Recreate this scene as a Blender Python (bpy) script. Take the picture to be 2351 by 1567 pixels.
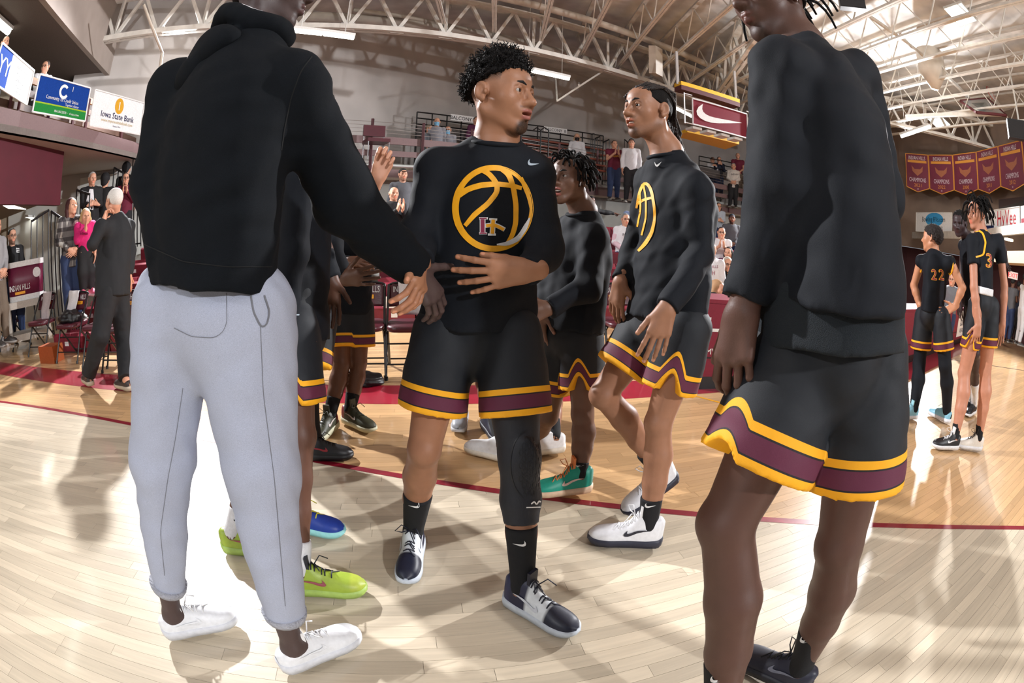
import bpy, bmesh, math, random
import numpy as np
from mathutils import Vector, Matrix
from mathutils.bvhtree import BVHTree

for o in list(bpy.data.objects):
    bpy.data.objects.remove(o, do_unlink=True)
SC = bpy.context.scene
COL = SC.collection

# ------------------------------------------------------------------ camera
# the photograph was taken with a fisheye lens: equisolid projection, F in pixels of the 2351x1567 frame
F = 1100.0; PITCH = math.radians(-13); ROLL = math.radians(2); EYE = np.array([0.0, 0.0, 1.3])
CX, CY = 1175.5, 783.5
_c, _s = math.cos(ROLL), math.sin(ROLL)
_R = np.array([[_c, 0, -_s], [0, 1, 0], [_s, 0, _c]])
_c, _s = math.cos(PITCH), math.sin(PITCH)
CAM = np.array([[1, 0, 0], [0, _c, -_s], [0, _s, _c]]) @ _R

cam_data = bpy.data.cameras.new('camera')
cam = bpy.data.objects.new('camera', cam_data); COL.objects.link(cam); SC.camera = cam
cam_data.type = 'PANO'; cam_data.sensor_width = 36; cam_data.sensor_fit = 'HORIZONTAL'; cam_data.clip_start = 0.02
try:
    cam_data.panorama_type = 'FISHEYE_EQUISOLID'; _t = cam_data
except Exception:
    cam_data.cycles.panorama_type = 'FISHEYE_EQUISOLID'; _t = cam_data.cycles
_t.fisheye_lens = F / 2351 * 36; _t.fisheye_fov = math.pi
_m = Matrix.Identity(4)
for _i in range(3):
    _m[_i][0] = CAM[_i, 0]; _m[_i][1] = CAM[_i, 2]; _m[_i][2] = -CAM[_i, 1]; _m[_i][3] = EYE[_i]
cam.matrix_world = _m

# ------------------------------------------------------------------ light and exposure
SC.view_settings.view_transform = 'Standard'
SC.view_settings.look = 'None'
SC.view_settings.exposure = 0.45
SC.view_settings.gamma = 1.0
SC.view_settings.use_curve_mapping = False
SC.cycles.max_bounces = 4
SC.cycles.adaptive_threshold = 0.03
SC.cycles.diffuse_bounces = 2
SC.cycles.glossy_bounces = 2
SC.cycles.sample_clamp_indirect = 4.0
SC.cycles.caustics_reflective = False
SC.cycles.caustics_refractive = False
world = bpy.data.worlds.new('gym_air'); SC.world = world
world.use_nodes = True
world.node_tree.nodes['Background'].inputs[0].default_value = (0.88, 0.93, 1.0, 1)
world.node_tree.nodes['Background'].inputs[1].default_value = 0.20

def strobe(loc, watts, radius, color=(0.98, 0.98, 1.0), aim=None, angle=100):
    l = bpy.data.lights.new('strobe', 'SPOT' if aim else 'POINT'); l.energy = watts; l.shadow_soft_size = radius; l.color = color
    o = bpy.data.objects.new('strobe', l); COL.objects.link(o); o.location = loc
    if aim:
        l.spot_size = math.radians(angle); l.spot_blend = 0.6
        o.rotation_euler = (Vector(aim) - Vector(loc)).to_track_quat('-Z', 'Y').to_euler()
    return o
# the hall's corner strobes under the roof: two behind the players, two behind the photographer
strobe((-7.7, 8.0, 6.0), 6000, 0.12, aim=(0.5, 0.5, 0.5), angle=105)
strobe((13.0, 11.4, 6.0), 10500, 0.12, aim=(0.0, 1.0, 0.5), angle=100)
strobe((6.5, -6.5, 5.2), 2100, 0.2)
strobe((-6.5, -5.5, 5.2), 700, 0.2)

# ------------------------------------------------------------------ projection helpers (pixel of the photograph -> point of the hall)
def ray(px, py):
    u = px - CX; v = CY - py; r = math.hypot(u, v) + 1e-9; th = 2 * math.asin(r / (2 * F))
    return CAM @ np.array([u / r * math.sin(th), math.cos(th), v / r * math.sin(th)])
def P(px, py, D):                     # the point at ground range D
    d = ray(px, py); return EYE + d * (D / math.hypot(d[0], d[1]))
def G(px, py, z=0.0):                 # the point at height z
    d = ray(px, py); return EYE + d * ((z - EYE[2]) / d[2])
def rng(p): return math.hypot(p[0], p[1])
def unit(v):
    v = np.asarray(v, float); return v / (np.linalg.norm(v) + 1e-12)
def rot2(v, deg):
    a = math.radians(deg); c, s = math.cos(a), math.sin(a)
    return np.array([v[0] * c - v[1] * s, v[0] * s + v[1] * c, 0.0])
UP = np.array([0, 0, 1.0])

# ------------------------------------------------------------------ materials
def lin(c):
    return tuple(((x / 255) / 12.92 if x / 255 <= 0.04045 else ((x / 255 + 0.055) / 1.055) ** 2.4) for x in c[:3])
MATS = {}
def mat(name, rgb, rough=0.6, metal=0.0, var=0.08, scale=40.0, bump=0.0, bscale=None, coat=0.0, sheen=0.0, emit=None, estr=0.0, attr=False, spec=0.5, stretch=None, bdist=0.01):
    if name in MATS: return MATS[name]
    m = bpy.data.materials.new(name); MATS[name] = m; m.use_nodes = True
    nt = m.node_tree; b = nt.nodes['Principled BSDF']
    b.inputs['Roughness'].default_value = rough; b.inputs['Metallic'].default_value = metal
    b.inputs['Specular IOR Level'].default_value = spec
    if coat: b.inputs['Coat Weight'].default_value = coat; b.inputs['Coat Roughness'].default_value = 0.08
    if sheen > .3: b.inputs['Sheen Weight'].default_value = sheen; b.inputs['Sheen Roughness'].default_value = 0.5
    L = lin(rgb)
    tc = nt.nodes.new('ShaderNodeTexCoord'); src = tc.outputs['Object']
    if stretch:
        mp = nt.nodes.new('ShaderNodeMapping'); mp.inputs['Scale'].default_value = stretch
        nt.links.new(src, mp.inputs[0]); src = mp.outputs[0]
    n = nt.nodes.new('ShaderNodeTexNoise'); n.inputs['Scale'].default_value = scale; n.inputs['Detail'].default_value = 2
    nt.links.new(src, n.inputs['Vector'])
    mr = nt.nodes.new('ShaderNodeMapRange'); mr.inputs[1].default_value = 0.3; mr.inputs[2].default_value = 0.7
    mr.inputs[3].default_value = 1 - var; mr.inputs[4].default_value = 1 + var
    nt.links.new(n.outputs['Fac'], mr.inputs[0])
    mul = nt.nodes.new('ShaderNodeVectorMath'); mul.operation = 'SCALE'
    if attr:
        a = nt.nodes.new('ShaderNodeAttribute'); a.attribute_name = 'Col'; nt.links.new(a.outputs['Color'], mul.inputs[0])
    else: mul.inputs[0].default_value = L
    nt.links.new(mr.outputs[0], mul.inputs['Scale'])
    nt.links.new(mul.outputs[0], b.inputs['Base Color'])
    if bump:
        n2 = nt.nodes.new('ShaderNodeTexNoise'); n2.inputs['Scale'].default_value = bscale or scale * 6; n2.inputs['Detail'].default_value = 1
        nt.links.new(src, n2.inputs['Vector'])
        bp = nt.nodes.new('ShaderNodeBump'); bp.inputs['Strength'].default_value = bump; bp.inputs['Distance'].default_value = bdist
        nt.links.new(n2.outputs['Fac'], bp.inputs['Height']); nt.links.new(bp.outputs[0], b.inputs['Normal'])
    if emit:
        b.inputs['Emission Color'].default_value = (*lin(emit), 1); b.inputs['Emission Strength'].default_value = estr
    return m

# ------------------------------------------------------------------ object helpers
def link(name, me, m=None, parent=None, smooth=False):
    if m is not None:
        for k in (m if isinstance(m, (list, tuple)) else [m]): me.materials.append(k)
    if smooth: me.polygons.foreach_set('use_smooth', [True] * len(me.polygons))
    o = bpy.data.objects.new(name, me); COL.objects.link(o)
    if parent is not None:
        o.parent = parent; o.matrix_parent_inverse = world_of(parent).inverted()
    return o
def world_of(o):
    m = o.matrix_basis.copy()
    if o.parent: m = world_of(o.parent) @ o.matrix_parent_inverse @ m
    return m
def tag(o, label, cat, group=None, kind=None):
    o['label'] = label
    if cat: o['category'] = cat
    if group: o['group'] = group
    if kind: o['kind'] = kind
    return o
def thing(name, label, cat, loc=(0, 0, 0), group=None):
    o = bpy.data.objects.new(name, None); o.empty_display_size = 0.1; COL.objects.link(o); o.location = tuple(float(x) for x in loc)
    return tag(o, label, cat, group)
def struct(name, me, m, parent=None):
    o = link(name, me, m, parent)
    if parent is None: o['kind'] = 'structure'
    return o

class MB:
    """collects polygons, boxes, bars, tubes and prisms into one mesh"""
    def __init__(s): s.v = []; s.f = []; s.mi = []; s.cur = 0
    def add(s, vs, fs):
        k = len(s.v); s.v += [tuple(float(c) for c in p) for p in vs]; s.f += [tuple(i + k for i in f) for f in fs]; s.mi += [s.cur] * len(fs); return s
    def quad(s, a, b, c, d): return s.add([a, b, c, d], [(0, 1, 2, 3)])
    def poly(s, pts): return s.add(pts, [tuple(range(len(pts)))])
    def obox(s, c, ax, ay, az, hx, hy, hz):
        c = np.asarray(c, float); ax, ay, az = np.asarray(ax) * hx, np.asarray(ay) * hy, np.asarray(az) * hz
        vs = [c + i * ax + j * ay + k * az for k in (-1, 1) for j in (-1, 1) for i in (-1, 1)]
        return s.add(vs, [(0, 2, 3, 1), (4, 5, 7, 6), (0, 1, 5, 4), (2, 6, 7, 3), (0, 4, 6, 2), (1, 3, 7, 5)])
    def box(s, lo, hi):
        lo = np.asarray(lo, float); hi = np.asarray(hi, float)
        return s.obox((lo + hi) / 2, (1, 0, 0), (0, 1, 0), (0, 0, 1), *((hi - lo) / 2))
    def bar(s, a, b, w, h, up=UP):
        a = np.asarray(a, float); b = np.asarray(b, float); d = b - a; L = np.linalg.norm(d)
        if L < 1e-6: return s
        d = d / L; x = np.cross(d, up)
        if np.linalg.norm(x) < 1e-3: x = np.cross(d, (1, 0, 0))
        x = unit(x); y = np.cross(x, d)
        return s.obox((a + b) / 2, d, x, y, L / 2, w / 2, h / 2)
    def tube(s, pts, r, n=8, cap=True):
        pts = [np.asarray(p, float) for p in pts]; rs = r if hasattr(r, '__len__') else [r] * len(pts)
        k = len(s.v); up = None; vs = []
        for i, p in enumerate(pts):
            t = unit(pts[min(i + 1, len(pts) - 1)] - pts[max(i - 1, 0)])
            if up is None:
                up = np.cross(t, (0, 0, 1)) if abs(t[2]) < 0.9 else np.cross(t, (1, 0, 0))
            up = unit(up - t * np.dot(up, t)); q = np.cross(t, up)
            for j in range(n):
                a = 2 * math.pi * j / n; vs.append(p + rs[i] * (math.cos(a) * up + math.sin(a) * q))
        fs = []
        for i in range(len(pts) - 1):
            for j in range(n):
                fs.append((i * n + j, i * n + (j + 1) % n, (i + 1) * n + (j + 1) % n, (i + 1) * n + j))
        if cap: fs += [tuple(range(n))[::-1], tuple(range((len(pts) - 1) * n, len(pts) * n))]
        return s.add(vs, fs)
    def prism(s, poly, d):
        """polygon extruded along vector d"""
        n = len(poly); d = np.asarray(d, float); vs = [np.asarray(p, float) for p in poly] + [np.asarray(p, float) + d for p in poly]
        return s.add(vs, [tuple(range(n))[::-1], tuple(range(n, 2 * n))] + [(i, (i + 1) % n, (i + 1) % n + n, i + n) for i in range(n)])
    def loft(s, rings, cap=True):
        n = len(rings[0]); vs = [p for r in rings for p in r]; fs = []
        for i in range(len(rings) - 1):
            for j in range(n):
                fs.append((i * n + j, i * n + (j + 1) % n, (i + 1) * n + (j + 1) % n, (i + 1) * n + j))
        if cap: fs += [tuple(range(n))[::-1], tuple(range((len(rings) - 1) * n, len(rings) * n))]
        return s.add(vs, fs)
    def mesh(s, name):
        me = bpy.data.meshes.new(name); me.from_pydata(s.v, [], s.f)
        if any(s.mi): me.polygons.foreach_set('material_index', s.mi)
        me.update(); return me
    def build(s, name, m, parent=None, smooth=False): return link(name, s.mesh(name), m, parent, smooth)

# flat lettering: every glyph of the built-in font is turned into a mesh once, words are set from these
GLYPH = {}
def _glyph(txt):
    cu = bpy.data.curves.new('lettering', 'FONT'); cu.body = txt; cu.size = 1; cu.resolution_u = 2
    ob = bpy.data.objects.new('lettering', cu); COL.objects.link(ob)
    dg = bpy.context.evaluated_depsgraph_get(); me = bpy.data.meshes.new_from_object(ob.evaluated_get(dg))
    co = np.array([v.co[:] for v in me.vertices], float).reshape(-1, 3); fs = [tuple(p.vertices) for p in me.polygons]
    bpy.data.objects.remove(ob, do_unlink=True); bpy.data.curves.remove(cu); bpy.data.meshes.remove(me); return co, fs
def load_glyphs(chars):
    xi = _glyph('I')[0][:, 0].max()
    for c in sorted(set(chars)):
        co, fs = _glyph(c); GLYPH[c] = (co, fs, _glyph(c + 'I')[0][:, 0].max() - xi)
load_glyphs(' ABCDEFGHIJKLMNOPQRSTUVWXYZabcdefghijklmnopqrstuvwxyz0123456789&.,-\'\u00b7')
def text_mesh(txt, size, o, ax, ay, bold=0.0, squeeze=1.0):
    """text whose middle is at o, reading along ax with ay upwards"""
    x = 0.0; V = []; FS = []; k = 0
    for c in txt:
        co, fs, adv = GLYPH[c]
        if len(co):
            q = co.copy(); q[:, 0] += x; V.append(q); FS += [tuple(i + k for i in f) for f in fs]; k += len(q)
        x += adv + bold * 2
    V = np.concatenate(V); V[:, 0] -= (V[:, 0].max() + V[:, 0].min()) / 2; V[:, 1] -= 0.35; V *= size
    ax = np.asarray(ax, float); ay = np.asarray(ay, float); o = np.asarray(o, float)
    w = o + V[:, :1] * ax * squeeze + V[:, 1:2] * ay
    me = bpy.data.meshes.new('lettering'); me.from_pydata([tuple(p) for p in w], [], FS); me.update(); return me
def lettering(txt, size, o, ax, ay, m, parent, name='lettering', **k):
    return link(name, text_mesh(txt, size, o, ax, ay, **k), m, parent)
SWOOSH = [(-0.40, 0.42), (-0.50, 0.24), (-0.545, 0.06), (-0.53, -0.08), (-0.47, -0.18), (-0.37, -0.24), (-0.24, -0.25), (-0.05, -0.19), (0.2, -0.07), (0.5, 0.09),
          (0.25, 0.05), (0.02, 0.01), (-0.15, -0.01), (-0.26, -0.01), (-0.345, 0.03), (-0.40, 0.10), (-0.42, 0.20), (-0.415, 0.30)]
# ================================================================== THE HALL
RND = random.Random(7)
BT = np.array([math.cos(math.radians(12)), math.sin(math.radians(12)), 0.0])     # the boards run this way
BN = np.array([-BT[1], BT[0], 0.0])
ARC_C = np.array([-2.57, -10.08]); ARC_R = 12.5

def wood_material(name, from_object):
    m = bpy.data.materials.new(name); m.use_nodes = True; nt = m.node_tree; b = nt.nodes['Principled BSDF']; N = nt.nodes.new; L = nt.links.new
    geo = N('ShaderNodeNewGeometry')
    mp = N('ShaderNodeMapping'); mp.vector_type = 'TEXTURE'; mp.inputs['Rotation'].default_value = (0, 0, math.radians(12)); L(geo.outputs['Position'], mp.inputs[0])
    sc = N('ShaderNodeMapping'); sc.inputs['Scale'].default_value = (1.6, 26, 1); L(mp.outputs[0], sc.inputs[0])
    if from_object:
        r = N('ShaderNodeObjectInfo').outputs['Random']
    else:
        a = N('ShaderNodeAttribute'); a.attribute_name = 'rnd'; r = a.outputs['Fac']
    off = N('ShaderNodeVectorMath'); off.operation = 'ADD'; L(sc.outputs[0], off.inputs[0])
    comb = N('ShaderNodeCombineXYZ'); mm = N('ShaderNodeMath'); mm.operation = 'MULTIPLY'; mm.inputs[1].default_value = 60; L(r, mm.inputs[0]); L(mm.outputs[0], comb.inputs[2]); L(comb.outputs[0], off.inputs[1])
    grain = N('ShaderNodeTexNoise'); grain.inputs['Scale'].default_value = 2.2; grain.inputs['Detail'].default_value = 6; grain.inputs['Roughness'].default_value = 0.6; L(off.outputs[0], grain.inputs['Vector'])
    # pale boards inside the three-point arc, orange stained boards beyond it
    dist = N('ShaderNodeVectorMath'); dist.operation = 'DISTANCE'; dist.inputs[1].default_value = (ARC_C[0], ARC_C[1], 0)
    flat = N('ShaderNodeVectorMath'); flat.operation = 'MULTIPLY'; flat.inputs[1].default_value = (1, 1, 0); L(geo.outputs['Position'], flat.inputs[0]); L(flat.outputs[0], dist.inputs[0])
    gt = N('ShaderNodeMath'); gt.operation = 'GREATER_THAN'; gt.inputs[1].default_value = ARC_R; L(dist.outputs['Value'], gt.inputs[0])
    mix = N('ShaderNodeMix'); mix.data_type = 'RGBA'; L(gt.outputs[0], mix.inputs['Factor'])
    mix.inputs['A'].default_value = (*lin((214, 200, 177)), 1); mix.inputs['B'].default_value = (*lin((208, 168, 122)), 1)
    g2 = N('ShaderNodeMapRange'); g2.inputs[1].default_value = 0.25; g2.inputs[2].default_value = 0.75; g2.inputs[3].default_value = 0.86; g2.inputs[4].default_value = 1.08; L(grain.outputs['Fac'], g2.inputs[0])
    r2 = N('ShaderNodeMapRange'); r2.inputs[3].default_value = 0.82; r2.inputs[4].default_value = 1.08; L(r, r2.inputs[0])
    mu = N('ShaderNodeMath'); mu.operation = 'MULTIPLY'; L(g2.outputs[0], mu.inputs[0]); L(r2.outputs[0], mu.inputs[1])
    s = N('ShaderNodeVectorMath'); s.operation = 'SCALE'; L(mix.outputs['Result'], s.inputs[0]); L(mu.outputs[0], s.inputs['Scale'])
    L(s.outputs[0], b.inputs['Base Color'])
    b.inputs['Roughness'].default_value = 0.32; b.inputs['Coat Weight'].default_value = 0.55; b.inputs['Coat Roughness'].default_value = 0.10
    MATS[name] = m; return m
wood_field = wood_material('maple_boards', False); wood_piece = wood_material('maple_board', True)
m_sub = mat('dark_joint', (88, 66, 44), 0.8)

floor = MB().box((-30, -6, -0.10), (40, 26, -0.003)).build('floor', m_sub); floor['kind'] = 'structure'
boards = []
w = 0.057; n0 = -1.6
for i in range(190):
    s = -15 - RND.random()
    while s < 27:
        Ls = RND.uniform(0.45, 1.7); boards.append((s, s + Ls, n0 + i * w)); s += Ls
def b_mid(b): return BT * ((b[0] + b[1]) / 2) + BN * (b[2] + w / 2)
def near_key(b):
    p = b_mid(b); return math.hypot(p[0] * 0.62, p[1] - 0.75) + (9 if p[1] < 0.05 else 0)
boards.sort(key=near_key)
unit_me = MB().box((-0.5, -0.5, -1), (0.5, 0.5, 0)).mesh('plank'); unit_me.materials.append(wood_piece)
for b in boards[:300]:
    o = bpy.data.objects.new('plank', unit_me); COL.objects.link(o); o.parent = floor
    p = b_mid(b); o.location = (p[0], p[1], 0.0); o.rotation_euler = (0, 0, math.radians(12)); o.scale = (b[1] - b[0] - 0.0012, w - 0.0012, 0.003)
vs = []; fs = []; rv = []
for b in boards[300:]:
    k = len(vs); g = 0.0006
    for s_, n_ in ((b[0] + g, b[2] + g), (b[1] - g, b[2] + g), (b[1] - g, b[2] + w - g), (b[0] + g, b[2] + w - g)):
        q = BT * s_ + BN * n_; vs.append((q[0], q[1], 0.0))
    fs.append((k, k + 1, k + 2, k + 3)); rv += [RND.random()] * 4
me = bpy.data.meshes.new('plank_field'); me.from_pydata(vs, [], fs); a = me.attributes.new('rnd', 'FLOAT', 'POINT'); a.data.foreach_set('value', rv)
pf = link('plank_field', me, wood_field, floor); pf['kind'] = 'stuff'

m_red = mat('court_red', (150, 22, 44), 0.35, coat=0.6, var=0.06, scale=8)
m_yel = mat('court_yellow', (240, 170, 30), 0.35, coat=0.5)
m_blk = mat('court_black', (25, 22, 22), 0.4, coat=0.5)
def ribbon(pa, pb, z): 
    b = MB()
    for i in range(len(pa) - 1): b.quad((*pa[i], z), (*pa[i + 1], z), (*pb[i + 1], z), (*pb[i], z))
    return b
def smooth_line(pts, n=40):
    pts = np.array(pts); d = np.r_[0, np.cumsum(np.hypot(*np.diff(pts, axis=0).T))]; t = np.linspace(0, d[-1], n)
    c = np.polyfit(pts[:, 0], pts[:, 1], 3); xs = np.interp(t, d, pts[:, 0]); return np.c_[xs, np.polyval(c, xs)]
_lo = smooth_line([(-14, 2.7), (-6.55, 2.89), (-3.52, 3.08), (-1.46, 3.20), (-0.75, 3.30), (0.96, 3.63), (1.52, 3.76), (6.47, 5.2), (12, 7.3)])
_hi = _lo + np.array([-0.07, 0.45])
tag(ribbon(_lo, _hi, 0.0012).build('sideline_band', m_red), 'wide red painted band along the sideline in front of the bench', 'court marking', kind='structure')
def arc_pts(r, a0, a1, n=80): return [ARC_C + r * np.array([math.cos(math.radians(a0 + (a1 - a0) * i / n)), math.sin(math.radians(a0 + (a1 - a0) * i / n))]) for i in range(n + 1)]
tag(ribbon(arc_pts(ARC_R - 0.024, 30, 125), arc_pts(ARC_R + 0.024, 30, 125), 0.0012).build('three_point_line', mat('line_red', (132, 20, 40), 0.35, coat=0.5)), 'thin dark red three-point arc crossing the whole floor', 'court marking', kind='structure')
def floor_line(a, b, wd, m, label):
    a, b = G(*a)[:2], G(*b)[:2]; d = unit((b - a).tolist() + [0])[:2]; n = np.array([-d[1], d[0]]) * wd / 2
    tag(ribbon([a - n, b - n], [a + n, b + n], 0.0016).build('floor_line', m), label, 'court marking', kind='structure')
floor_line((1556, 898), (1680, 931), 0.03, m_yel, 'thin yellow floor line by the scorer table')
floor_line((2180, 825), (2400, 858), 0.04, m_blk, 'thin black floor line at the far right end of the court')
floor_line((2060, 862), (2200, 800), 0.42, m_red, 'red painted band under the right hand scorer table')

# ---------------------------------------------------------------- walls
m_wall = mat('painted_block_wall', (186, 180, 176), 0.85, var=0.16, scale=0.9, bump=0.15, bscale=18)
m_wall_low = mat('white_block_wall', (214, 214, 208), 0.8, var=0.05, scale=3, bump=0.1, bscale=20)
m_brown = mat('brown_wall', (120, 101, 88), 0.85, var=0.1, scale=2)
m_maroon = mat('maroon_paint', (84, 20, 34), 0.6, var=0.08, scale=3)
m_tan = mat('tan_wall', (150, 136, 116), 0.85, var=0.06)
m_ceil = mat('roof_deck', (216, 211, 205), 0.9, var=0.22, scale=1.6, bump=0.3, bscale=9)
m_tile = mat('ceiling_tile', (96, 84, 78), 0.9, var=0.1)
m_fascia = mat('mauve_steel', (122, 98, 98), 0.6, var=0.06)
def wall_strip(name, pts, z0, z1, th, m):
    b = MB()
    for i in range(len(pts) - 1):
        a, c = np.array([*pts[i], 0.0]), np.array([*pts[i + 1], 0.0]); d = unit(c - a); n = np.array([-d[1], d[0], 0]) * th
        b.prism([a + UP * z0, c + UP * z0, c + UP * z1, a + UP * z1], n)
    return struct(name, b.mesh(name), m)
WB = [(-9.9, 6.5), (-7.9, 8.7), (-1.6, 15.0), (4.2, 18.8), (10, 20.6), (16.2, 21.6)]
wall_strip('wall_back', WB, 2.6, 7.55, 0.2, m_wall)
WL = [(-11.2, 5.6), (-7.9, 8.2), (-4.8, 10.4), (2.15, 15.0), (9.3, 16.9), (15.2, 17.8)]
wall_strip('wall_back_lower', WL, 0.0, 3.0, 0.15, m_wall_low)
RW = [(15.2, 21.5), (15.25, 14.6), (16.25, 11.7), (14.9, 6.9), (13.6, 2.0), (13.0, -4)]
wall_strip('wall_right', [(x + .3, y) for x, y in RW], 2.5, 7.55, 0.2, m_brown)
wall_strip('wall_right_lower', [(x + .9, y) for x, y in RW], 0.0, 2.5, 0.2, mat('dark_maroon_wall', (70, 34, 38), 0.8))
wall_strip('wall_left', [(-12.2, -4), (-12.2, 4.2), (-11.2, 5.7)], 0.0, 7.55, 0.2, m_tan)
struct('ceiling', MB().box((-13, -6, 7.55), (18, 23, 7.7)).mesh('ceiling'), m_ceil)

# left balcony: dark tiled ceiling with its bulkhead, maroon apron, low passage below
SL = [(-10.3, 8.9), (-9.61, 7.68), (-8.24, 5.28), (-7.2, 3.45), (-5.6, 0.6), (-4.4, -2.0)]
b = MB(); poly = [(*p, 5.5) for p in SL] + [(-13, -2, 5.5), (-13, 8.9, 5.5)]; b.prism(poly, (0, 0, 0.08)); struct('ceiling_left_balcony', b.mesh('c'), m_tile)
wall_strip('wall_bulkhead', SL, 5.42, 7.55, 0.12, mat('bulkhead_paint', (150, 138, 130), 0.85, var=0.08, scale=2))
LB = [(-5.9, 0.6), (-6.61, 3.34), (-7.48, 6.93), (-7.75, 7.7)]
b = MB(); b.prism([(*p, 3.10) for p in LB] + [(-12.1, 7.7, 3.10), (-12.1, 0.6, 3.10)], (0, 0, 0.1)); struct('ceiling_under_left_balcony', b.mesh('s'), mat('soffit', (176, 166, 158), 0.85))
wall_strip('wall_maroon_apron', [(-7.62, 4.95), (-6.78, 2.6), (-6.0, 0.4)], 2.18, 3.10, 0.12, m_maroon)
b = MB(); b.prism([(-7.62, 4.95, 2.3), (-6.9, 2.6, 2.3), (-6.2, .4, 2.3), (-12.1, .4, 2.3), (-12.1, 4.95, 2.3)], (0, 0, 0.06)); struct('ceiling_passage', b.mesh('p'), mat('passage_ceiling', (118, 104, 90), 0.9))

m_tubew = mat('lamp_white', (255, 255, 245), 0.5, emit=(255, 255, 240), estr=9); m_tubew.cycles.emission_sampling = 'NONE'
m_panelw = mat('panel_white', (255, 255, 245), 0.5, emit=(255, 252, 240), estr=7); m_panelw.cycles.emission_sampling = 'NONE'
m_white = mat('white_enamel', (225, 225, 222), 0.45)
def ceil_panel(corners, z, label, grp):
    c = [G(x, y, z) for x, y in corners]; t = thing('ceiling_light', label, 'light', np.mean(c, 0), grp)
    MB().prism(c, (0, 0, 0.05)).build('housing', m_white, t); k = np.mean(c, 0)
    MB().poly([k + (q - k) * 0.94 - UP * 0.004 for q in c]).build('diffuser', m_panelw, t)
def strip_light(a, b, z, label, wd=0.16):
    p, q = G(*a, z), G(*b, z); t = thing('strip_light', label, 'light', (p + q) / 2, 'fluorescent strips under the roof'); mid = (p + q) / 2
    MB().bar(p + UP * .05, q + UP * .05, wd * 1.1, 0.06).build('housing', m_white, t)
    d = unit(q - p)
    for s0, s1 in ((p, mid - d * .02), (mid + d * .02, q)): MB().tube([s0, s1], wd * 0.3, 8).build('tube', m_tubew, t)
    for e in (p + (q - p) * .15, p + (q - p) * .85): MB().bar(e + UP * .08, e + UP * (7.5 - z), 0.012, 0.012).build('hanger', m_white, t)
strip_light((668, 70), (812, 87), 5.4, 'fluorescent strip light beside the hooded head at upper left')
strip_light((1196, 158), (1306, 181), 5.4, 'fluorescent strip light beside the curly haired head')
strip_light((1545, 245), (1598, 272), 5.6, 'fluorescent strip light behind the maroon swoosh sign')
strip_light((2070, 313), (2135, 291), 5.4, 'fluorescent strip light at the right above the banners')
strip_light((-60, 5), (20, 74), 5.38, 'fluorescent strip light over the upper left balcony', 0.2)
ceil_panel([(2166, 20), (2207, 6), (2243, 48), (2205, 62)], 6.95, 'bright square high-bay light panel among the joists at upper right', 'high-bay lights')
ceil_panel([(2128, 272), (2165, 270), (2183, 287), (2150, 292)], 6.95, 'bright high-bay light panel just above the championship banners', 'high-bay lights')
ceil_panel([(0, 468), (28, 470), (62, 480), (20, 479)], 2.28, 'recessed ceiling light panel in the low passage at far left', 'passage lights')
ceil_panel([(57, 498), (76, 499), (106, 507), (88, 507)], 2.28, 'recessed ceiling light panel deeper in the passage', 'passage lights')

# ---------------------------------------------------------------- roof steel
m_steel = mat('roof_steel', (224, 220, 212), 0.55, var=0.1, scale=6)
m_steel2 = mat('roof_steel_dark', (200, 194, 186), 0.6, var=0.1, scale=6)
m_pipe = mat('roof_pipe', (206, 195, 180), 0.5, var=0.1, scale=4)
def joist(x, y0, y1, zb, zt, label, wd=0.05, step=0.62):
    t = thing('roof_joist', label, 'joist', (x, y0, zb), 'open web roof joists')
    dx = -0.04
    def q(y, z): return np.array([x + dx * (y - 5), y, z])
    for s in (-1, 1):
        MB().bar(q(y0, zb) + (s * wd * .6, 0, 0), q(y1, zb) + (s * wd * .6, 0, 0), wd, 0.055).build('bottom_chord', m_steel, t)
    MB().bar(q(y0, zt), q(y1, zt), wd * 2.2, 0.06).build('top_chord', m_steel2, t)
    n = int((y1 - y0) / step); k = 0
    for i in range(n):
        ya, yb = y0 + i * step, y0 + (i + 1) * step
        MB().bar(q(ya, zb if i % 2 == 0 else zt), q(yb, zt if i % 2 == 0 else zb), 0.026, 0.026).build('web_bar', m_steel, t)
for i in range(14):
    x = -1.6 + i * 1.16
    joist(x, -0.5 if x > 4 else 1.0, (11.2 + (x + 1.6) * 0.52) if x < 9 else 15.5, 6.35, 7.2, 'long open web steel joist, number %s from the left under the roof' % ('one two three four five six seven eight nine ten eleven twelve thirteen fourteen'.split()[i]))
def truss(a, b, zb, zt, label, n=10, big=0.12):
    a = np.array([*a, 0.0]); b = np.array([*b, 0.0]); d = unit(b - a); nrm = np.array([-d[1], d[0], 0]); L = np.linalg.norm(b - a)
    t = thing('roof_truss', label, 'truss', (a + b) / 2 + UP * zb)
    for s in (-1, 1): MB().bar(a + UP * zb + nrm * s * .07, b + UP * zb + nrm * s * .07, 0.10, big).build('bottom_chord', m_steel, t)
    MB().bar(a + UP * zt, b + UP * zt, 0.22, 0.12).build('top_chord', m_steel, t)
    for i in range(n):
        p0, p1, p2 = a + d * L * i / n, a + d * L * (i + .5) / n, a + d * L * (i + 1) / n
        MB().bar(p0 + UP * zb, p1 + UP * zt, 0.08, 0.08).build('web_bar', m_steel, t)
        MB().bar(p1 + UP * zt, p2 + UP * zb, 0.08, 0.08).build('web_bar', m_steel, t)
        if i % 2: MB().bar(p0 + UP * zb, p0 + UP * zt, 0.07, 0.07).build('post', m_steel, t)
        MB().obox(p0 + UP * (zb + .03), d, nrm, UP, 0.16, 0.02, 0.1).build('gusset', m_steel2, t)
truss((-9.5, 6.0), (-4.85, 8.98), 6.0, 7.05, 'heavy roof truss ending above the left balcony', 5)
truss((-4.85, 8.98), (9.5, 15.9), 6.0, 7.05, 'heavy roof truss running above the back balcony', 14)
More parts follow.
